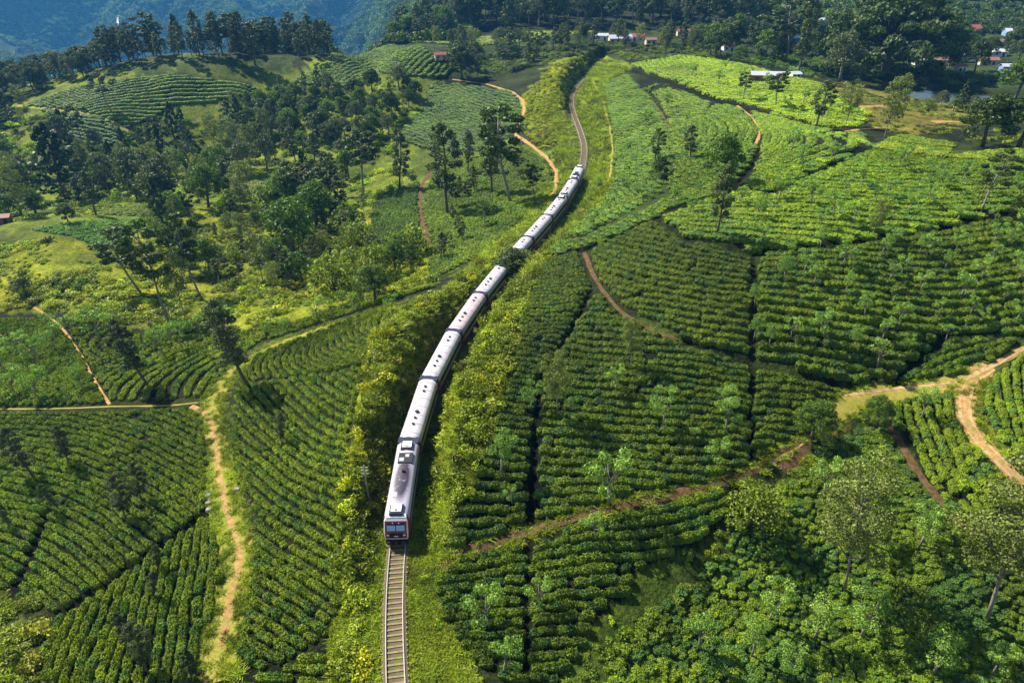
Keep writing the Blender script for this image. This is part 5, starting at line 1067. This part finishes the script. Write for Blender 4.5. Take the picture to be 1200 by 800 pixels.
# woods: every trunk its own tree, placed on the ground of each wood
HOUSES = [(898,96,36), (931,92,10), (726,50,26), (744,48,20), (516,70,14), (1128,38,34), (1190,42,26), (1086,64,16), (1102,58,18), (1134,68,18), (1156,76,20), (1148,64,14), (1170,66,14), (1076,76,12), (932,50,14), (964,28,16), (800,42,14), (852,60,14), (5,262,16), (1100,76,14), (1118,62,14), (1124,84,12), (1180,84,16), (1165,54,16), (1060,50,12), (705,47,14), (762,52,12), (950,44,12)]
def wood(outl, step, kinds, hmin, hmax, lab, maxn=999, dens=-.4, fieldfree=True, world=False):
    W_ = outl if world else wpoly(outl, 4)
    X, Y = fill_pts(W_, step, avoid_track=9, avoid_path=1.5, world=True)
    nz = fbm(X / 30, Y / 30, 141, 3); k = nz > dens
    u1, v1, _ = pxl(X, Y, gh(X, Y))
    for hu, hv, hw_ in HOUSES: k &= ~((np.abs(u1 - hu) < hw_ * .5 + 1) & (v1 > hv + 1) & (v1 < hv + 9))
    if fieldfree: k &= ~in_fields(X, Y)
    X, Y = X[k], Y[k]
    if len(X) > maxn: q = rng.permutation(len(X))[:maxn]; X, Y = X[q], Y[q]
    cx_, cy_ = (np.median(X), np.median(Y)) if len(X) else (0, 0)
    for x, y in zip(X, Y):
        kd = kinds[rng.integers(0, len(kinds))]; side = 'left part' if x < cx_ else 'right part'; dp_ = 'far side' if y > cy_ else 'near side'
        nice = {'silky_oak': 'slim silky-leaved tree', 'gum_tree': 'tall open-crowned tree', 'thin_tree': 'thin greyish tree', 'broad_tree': 'dark round-crowned tree', 'leafy_tree': 'mid-green leafy tree', 'conical_tree': 'dark pointed tree', 'grey_tree': 'grey-green round tree', 'wild_bush': 'low bushy tree', 'shade_tree': 'small pale tree'}[kd]
        plant(kd, float(x), float(y), float(rng.uniform(hmin, hmax)), '%s %s, %s %s' % (nice, lab, side.replace(' part', ''), dp_), 'tree', lab, None, float(rng.uniform(.8, 1.15) * (1.2 if kd in ('silky_oak', 'gum_tree') else .95)))
    return len(X)
def ridge_band(t0, t1, near_, far_):
    A = []; B = []
    for th in np.linspace(t0, t1, 12):
        r_ = np.linspace(280, 470, 96); zz = gh(r_ * math.sin(R(th)), r_ * math.cos(R(th))); rc = r_[np.argmax((zz - CAM_H) / r_)]
        A.append(((rc + near_) * math.sin(R(th)), (rc + near_) * math.cos(R(th)))); B.append(((rc + far_) * math.sin(R(th)), (rc + far_) * math.cos(R(th))))
    return np.array(A + B[::-1])
nt_ = 0
nt_ += wood(ridge_band(-29.5, -9, -24, 14), 7.6, ['gum_tree','silky_oak','silky_oak','conical_tree','gum_tree','silky_oak'], 8, 21, 'in the tall dark skyline wood, upper left', 90, -.3, world=True)
nt_ += wood(ridge_band(-21, -5, 2, 55), 7.0, ['gum_tree','silky_oak','gum_tree','leafy_tree'], 11, 21, 'behind the green knoll on the skyline', 75, -.9, world=True)
nt_ += wood(ridge_band(-40, -29, -30, 12), 6.5, ['gum_tree','broad_tree','grey_tree','silky_oak'], 9, 15, 'in the low wood along the far left ridge', 90, -.9, world=True)
nt_ += wood([(300,120),(345,98),(400,100),(436,106),(480,100),(500,116),(470,150),(420,190),(330,180),(280,150)], 6.8, ['broad_tree','silky_oak','leafy_tree','grey_tree'], 7, 13, 'in the dark wooded hollow below the green knoll', 62, -.4)
nt_ += wood([(-40,120),(60,140),(150,168),(290,130),(330,182),(420,195),(430,240),(380,255),(190,250),(60,256),(-40,262)], 7.2, ['gum_tree','silky_oak','thin_tree','leafy_tree','thin_tree','silky_oak','conical_tree','grey_tree'], 8, 18, 'in the mixed wood across the left valley', 135, -.3)
nt_ += wood([(180,262),(330,240),(430,250),(500,300),(505,322),(430,340),(330,350),(260,350),(190,330),(140,300)], 8.5, ['thin_tree','silky_oak','wild_bush','gum_tree','leafy_tree'], 4, 11, 'in the yellow scrub below the left wood', 80, -.35)
nt_ += wood([(440,76),(520,92),(560,96),(620,78),(690,62),(860,62),(860,48),(690,48),(560,54),(470,66)], 8.5, ['gum_tree','silky_oak','grey_tree','thin_tree'], 8, 14, 'in the tree strip behind the yellow bank', 80, -.8)
nt_ += wood([(500,38),(620,34),(780,30),(870,36),(900,26),(900,10),(700,8),(540,14),(500,26)], 8, ['gum_tree','silky_oak','broad_tree','conical_tree','grey_tree'], 16, 26, 'in the dark wood on the far hill', 150, -.9)
nt_ += wood([(800,60),(860,76),(960,72),(1060,84),(1150,84),(1240,92),(1240,60),(1100,50),(960,40),(860,44)], 7.5, ['broad_tree','leafy_tree','grey_tree','gum_tree','broad_tree'], 7, 16, 'among the village houses at the upper right', 110, -.8)
nt_ += wood([(800,74),(830,78),(900,84),(900,96),(850,80),(800,72)], 9.0, ['thin_tree','gum_tree','leafy_tree'], 7, 11, 'in the row of trees left of the pale-roofed house', 10, -.9)
nt_ += wood([(510,180),(600,172),(636,200),(600,260),(510,310)], 11.0, ['gum_tree','silky_oak','shade_tree','shade_tree'], 4, 9, 'in the small grove left of the train', 26, -.9, fieldfree=False)
nt_ += wood([(890,300),(1000,286),(1250,250),(1250,396),(1110,396),(1040,442),(890,416)], 8.5, ['shade_tree'], 3.4, 5.2, 'in the dark right-hand field with drains', 22, -.9, fieldfree=False)
nt_ += wood([(800,272),(905,230),(1020,178),(1250,190),(1250,238),(1000,280),(886,292)], 9, ['shade_tree'], 3.4, 5.2, 'in the bright upper right field', 6, -.9, fieldfree=False)
nt_ += wood([(1040,128),(1180,126),(1260,130),(1260,150),(1120,150)], 10, ['leafy_tree','wild_bush','grey_tree'], 3, 6, 'on the flat between pond and tea field', 10, -.3)
print('wood trees', nt_)

# ---------------------------------------------------------------- village
ROOFC = {'red': plain('red_roof_tiles', (0.22, 0.065, 0.05), 0.8, 0.3, 1.5), 'pale': plain('pale_metal_roof', (0.42, 0.45, 0.52), 0.5, 0.12, .8), 'rust': plain('rusty_metal_roof', (0.24, 0.12, 0.09), 0.7, 0.4, 1.2), 'blue': plain('blue_metal_roof', (0.10, 0.24, 0.48), 0.5, 0.2, .8)}
WALLC = {'cream': plain('cream_wall', (0.52, 0.46, 0.34), 0.9, 0.15), 'white': plain('white_wall', (0.70, 0.70, 0.70), 0.9, 0.12), 'bluewall': plain('blue_wall', (0.18, 0.28, 0.45), 0.9, 0.15), 'brick': plain('brick_wall', (0.26, 0.10, 0.07), 0.9, 0.3)}
def house(u, v, wpx, L_ratio, ang, roof, wall, lab, hw=2.8):
    x, y, z = [float(q[0]) for q in hit(u, v)]; _, _, dp = pxl(x, y, z); L = wpx * float(dp) / F; D = L * L_ratio; H = hw
    e = bpy.data.objects.new('house', None); COL.objects.link(e); e.location = (x, y, z - .2); e.rotation_euler = (0, 0, R(ang)); e['label'] = lab; e['category'] = 'house'
    mb = MB(); a, b_ = L/2, D/2; rg = H + D * .24
    mb.add([(-a,-b_,0),(a,-b_,0),(a,b_,0),(-a,b_,0),(-a,-b_,H),(a,-b_,H),(a,b_,H),(-a,b_,H),(-a,0,rg),(a,0,rg)], [(0,1,5,4),(2,3,7,6),(1,2,6,9,5),(3,0,4,8,7),(0,3,2,1)])
    link('wall', mb.mesh('wall', WALLC[wall]), e)
    mb = MB(); o_ = .5; zz = H - .12
    for sgn in (-1, 1):
        V_ = [(-a-o_, sgn*(b_+o_), zz), (a+o_, sgn*(b_+o_), zz), (a+o_, 0, rg+.06), (-a-o_, 0, rg+.06)]; V2 = [(p[0], p[1], p[2] + .1) for p in V_]
        mb.add(V_ + V2, [(3,2,1,0) if sgn < 0 else (0,1,2,3), (4,5,6,7) if sgn < 0 else (7,6,5,4), (0,1,5,4), (1,2,6,5), (3,0,4,7)])
    link('roof', mb.mesh('roof', ROOFC[roof]), e)
    nw = max(2, int(L / 3.2))
    for i in range(nw):
        xx = -a + (i + .5) * L / nw
        if i == nw // 2: link('door', box_mesh('door', M['under'], (xx-.5, xx+.5, -b_-.04, -b_, .05, 2.1)), e)
        else: link('window', box_mesh('window', M['glass'], (xx-.6, xx+.6, -b_-.03, -b_, 1.0, 2.1)), e)
house(898,96,36,.35,-8,'pale','brick','long low house with pale bluish metal roof behind the bright tea field')
house(931,92,10,.9,5,'pale','white','tiny white hut right of the long pale-roofed house',2.2)
house(726,50,26,.5,5,'pale','cream','pale-roofed house on the far hill behind the railway, left of the red roof')
house(744,48,20,.6,-12,'red','white','red-roofed house on the far hill behind the railway')
house(516,70,14,.6,20,'red','cream','small house with pale and red roof on the slope of the green knoll')
house(1128,38,34,.45,-5,'red','cream','wide house with a red tiled roof below the far green hillside')
house(1190,42,26,.5,-10,'pale','bluewall','bluish building with a pale roof at the upper right edge')
house(1086,64,16,.6,10,'rust','white','small house with a rusty pinkish roof right of the giant tree')
house(1102,58,18,.6,-15,'pale','cream','pale-roofed house right of the giant tree, behind the rusty roof')
house(1134,68,18,.6,8,'pale','bluewall','small blue-walled house above the pond')
house(1156,76,20,.5,-6,'rust','cream','low rusty-roofed shed above the right end of the pond')
house(1148,64,14,.7,20,'red','white','small red-roofed house in the village cluster')
house(1170,66,14,.7,-20,'pale','white','small pale-roofed house near the right edge of the village')
house(1076,76,12,.7,0,'pale','white','white hut at the foot of the giant umbrella tree')
house(932,50,14,.6,0,'pale','bluewall','house half hidden in the trees left of the giant tree',3)
house(964,28,16,.5,0,'pale','white','white-roofed house on the slope behind the village trees')
house(800,42,14,.6,0,'red','cream','small house among trees at the right end of the far wood')
house(852,60,14,.6,15,'rust','white','small rusty-roofed house left of the ragged tall tree')
house(5,262,16,.6,15,'rust','brick','brown-roofed hut at the left edge of the valley',2.5)

house(1100,76,14,.6,-8,'rust','cream','low rusty house just above the left end of the pond')
house(1118,62,14,.6,4,'pale','white','white house under the wide red-roofed one')
house(1124,84,12,.6,14,'rust','white','small brown-roofed house near the water at the pond')
house(1180,84,16,.6,-4,'pale','bluewall','pale shed at the far right above the pond')
house(1165,54,16,.6,6,'rust','brick','brick house with rusty roof left of the bluish building')
house(1060,50,12,.6,12,'pale','white','pale house glimpsed right of the giant tree crown')
house(705,47,14,.6,-5,'pale','white','small white house leftmost of the three on the far hill')
house(762,52,12,.6,8,'rust','cream','small rusty-roofed house rightmost of the three on the far hill')
house(950,44,12,.6,8,'rust','white','tiny rusty-roofed house in the trees left of the giant tree')

# ---------------------------------------------------------------- poles, rocks, waterfall
M['rock0'] = plain('weathered_pole', (0.28, 0.27, 0.22), 0.9, 0.3, 2)
def pole(u, v, top, lab):
    x, y, z = [float(q[0]) for q in hit(u, v)]; _, _, dp = pxl(x, y, z); h_ = (v - top) * float(dp) / F / math.cos(PITCH + math.atan((v - 400) / F))
    e = bpy.data.objects.new('utility_pole', None); COL.objects.link(e); e.location = (x, y, z - .2); e['label'] = lab; e['category'] = 'pole'
    mb = MB(); mb.tube([(0, 0, 0), (0, 0, h_)], [.10, .07], 8); link('post', mb.mesh('post', M['rock0']), e)
    for zz in (h_ - .3, h_ - .8, h_ - 1.3): link('crossarm', box_mesh('crossarm', M['rock0'], (-.45, .45, -.04, .04, zz - .05, zz + .05)), e)
pole(432, 585, 546, 'pale pole with crossarms on the shaded left bank beside the power car')
pole(663.7, 146, 130, 'thin pole left of the rails on the bright bank, further from the train')
pole(669.5, 182, 164, 'thin pole left of the rails just behind the last car')
pole(611, 192, 160, 'thin bare pole beside the tan valley path')
M['rock'] = plain('grey_rock', (0.30, 0.27, 0.25), 0.9, 0.3, 2)
for i, (u, v, r_) in enumerate([(243,582,.55),(244,590,.45),(245,598,.5),(278,574,.4),(500,454,.5),(506,500,.35)]):
    x, y, z = [float(q[0]) for q in hit(u, v)]; g = np.random.default_rng(i + 5); mb = MB(); ring = []
    for a in range(5):
        p = a / 4 * math.pi
        for j in range(8): q = j / 8 * 6.283; k_ = 1 + g.normal(0, .13); mb.v.append((math.sin(p) * math.cos(q) * k_, math.sin(p) * math.sin(q) * k_ * .8, math.cos(p) * .65 * k_))
    for a in range(4):
        for j in range(8): mb.f.append((a*8 + j, (a+1)*8 + j, (a+1)*8 + (j+1) % 8, a*8 + (j+1) % 8))
    o = link('boulder', mb.mesh('boulder', M['rock']), None, (x, y, z + .1)); o.scale = (r_,) * 3
    o['label'] = ['grey boulder at the left edge of the dirt track, topmost of three', 'grey boulder at the left edge of the dirt track, middle of three', 'grey boulder at the left edge of the dirt track, lowest of three', 'small pale boulder at the right edge of the dirt track bend', 'pale boulder on the bank right of the third coach', 'small boulder on the bank right of the train, nearest the power car'][i]; o['category'] = 'boulder'
x, y, z = hit([141, 141], [20, 40]); m, t, b = new_mat('falling_water', 0.4, 0.4); b.inputs['Base Color'].default_value = (0.5, 0.53, 0.56, 1)
mb = MB(); wv = 2.4; n_ = 8; xs_ = np.linspace(float(x[0]), float(x[1]), n_); ys_ = np.linspace(float(y[0]), float(y[1]), n_)
for i in range(n_):
    zz = float(gh(xs_[i], ys_[i])) + 6; q = 1 + .3 * math.sin(i * 2.1)
    mb.v += [(xs_[i] - wv * q, ys_[i] - 4, zz), (xs_[i] + wv * q, ys_[i] - 4, zz), (xs_[i] + wv * q, ys_[i] + 6, zz - 8), (xs_[i] - wv * q, ys_[i] + 6, zz - 8)]
for i in range(n_ - 1):
    for j in range(4): mb.f.append((i*4 + j, i*4 + (j+1) % 4, (i+1)*4 + (j+1) % 4, (i+1)*4 + j))
o = link('waterfall', mb.mesh('waterfall', m)); o['label'] = 'thin white waterfall on the distant blue mountainside'; o['category'] = 'waterfall'

# ---------------------------------------------------------------- air
zlo = float(GZ.min()) - 1; HZ = box_mesh('haze', None, (-6600, 6600, -60, 7100, zlo, 470))
m = bpy.data.materials.new('valley_air'); m.use_nodes = True; t = m.node_tree; t.nodes.clear(); pv = nd(t, 'ShaderNodeVolumePrincipled'); pv.inputs['Color'].default_value = (0.10, 0.44, 1.0, 1); pv.inputs['Density'].default_value = 0.000105; pv.inputs['Anisotropy'].default_value = 0.2
vo = nd(t, 'ShaderNodeOutputMaterial'); t.links.new(pv.outputs[0], vo.inputs['Volume']); HZ.materials.append(m); hz = link('haze', HZ, kind='stuff', label='thin blue mountain air over the whole valley', category='haze')
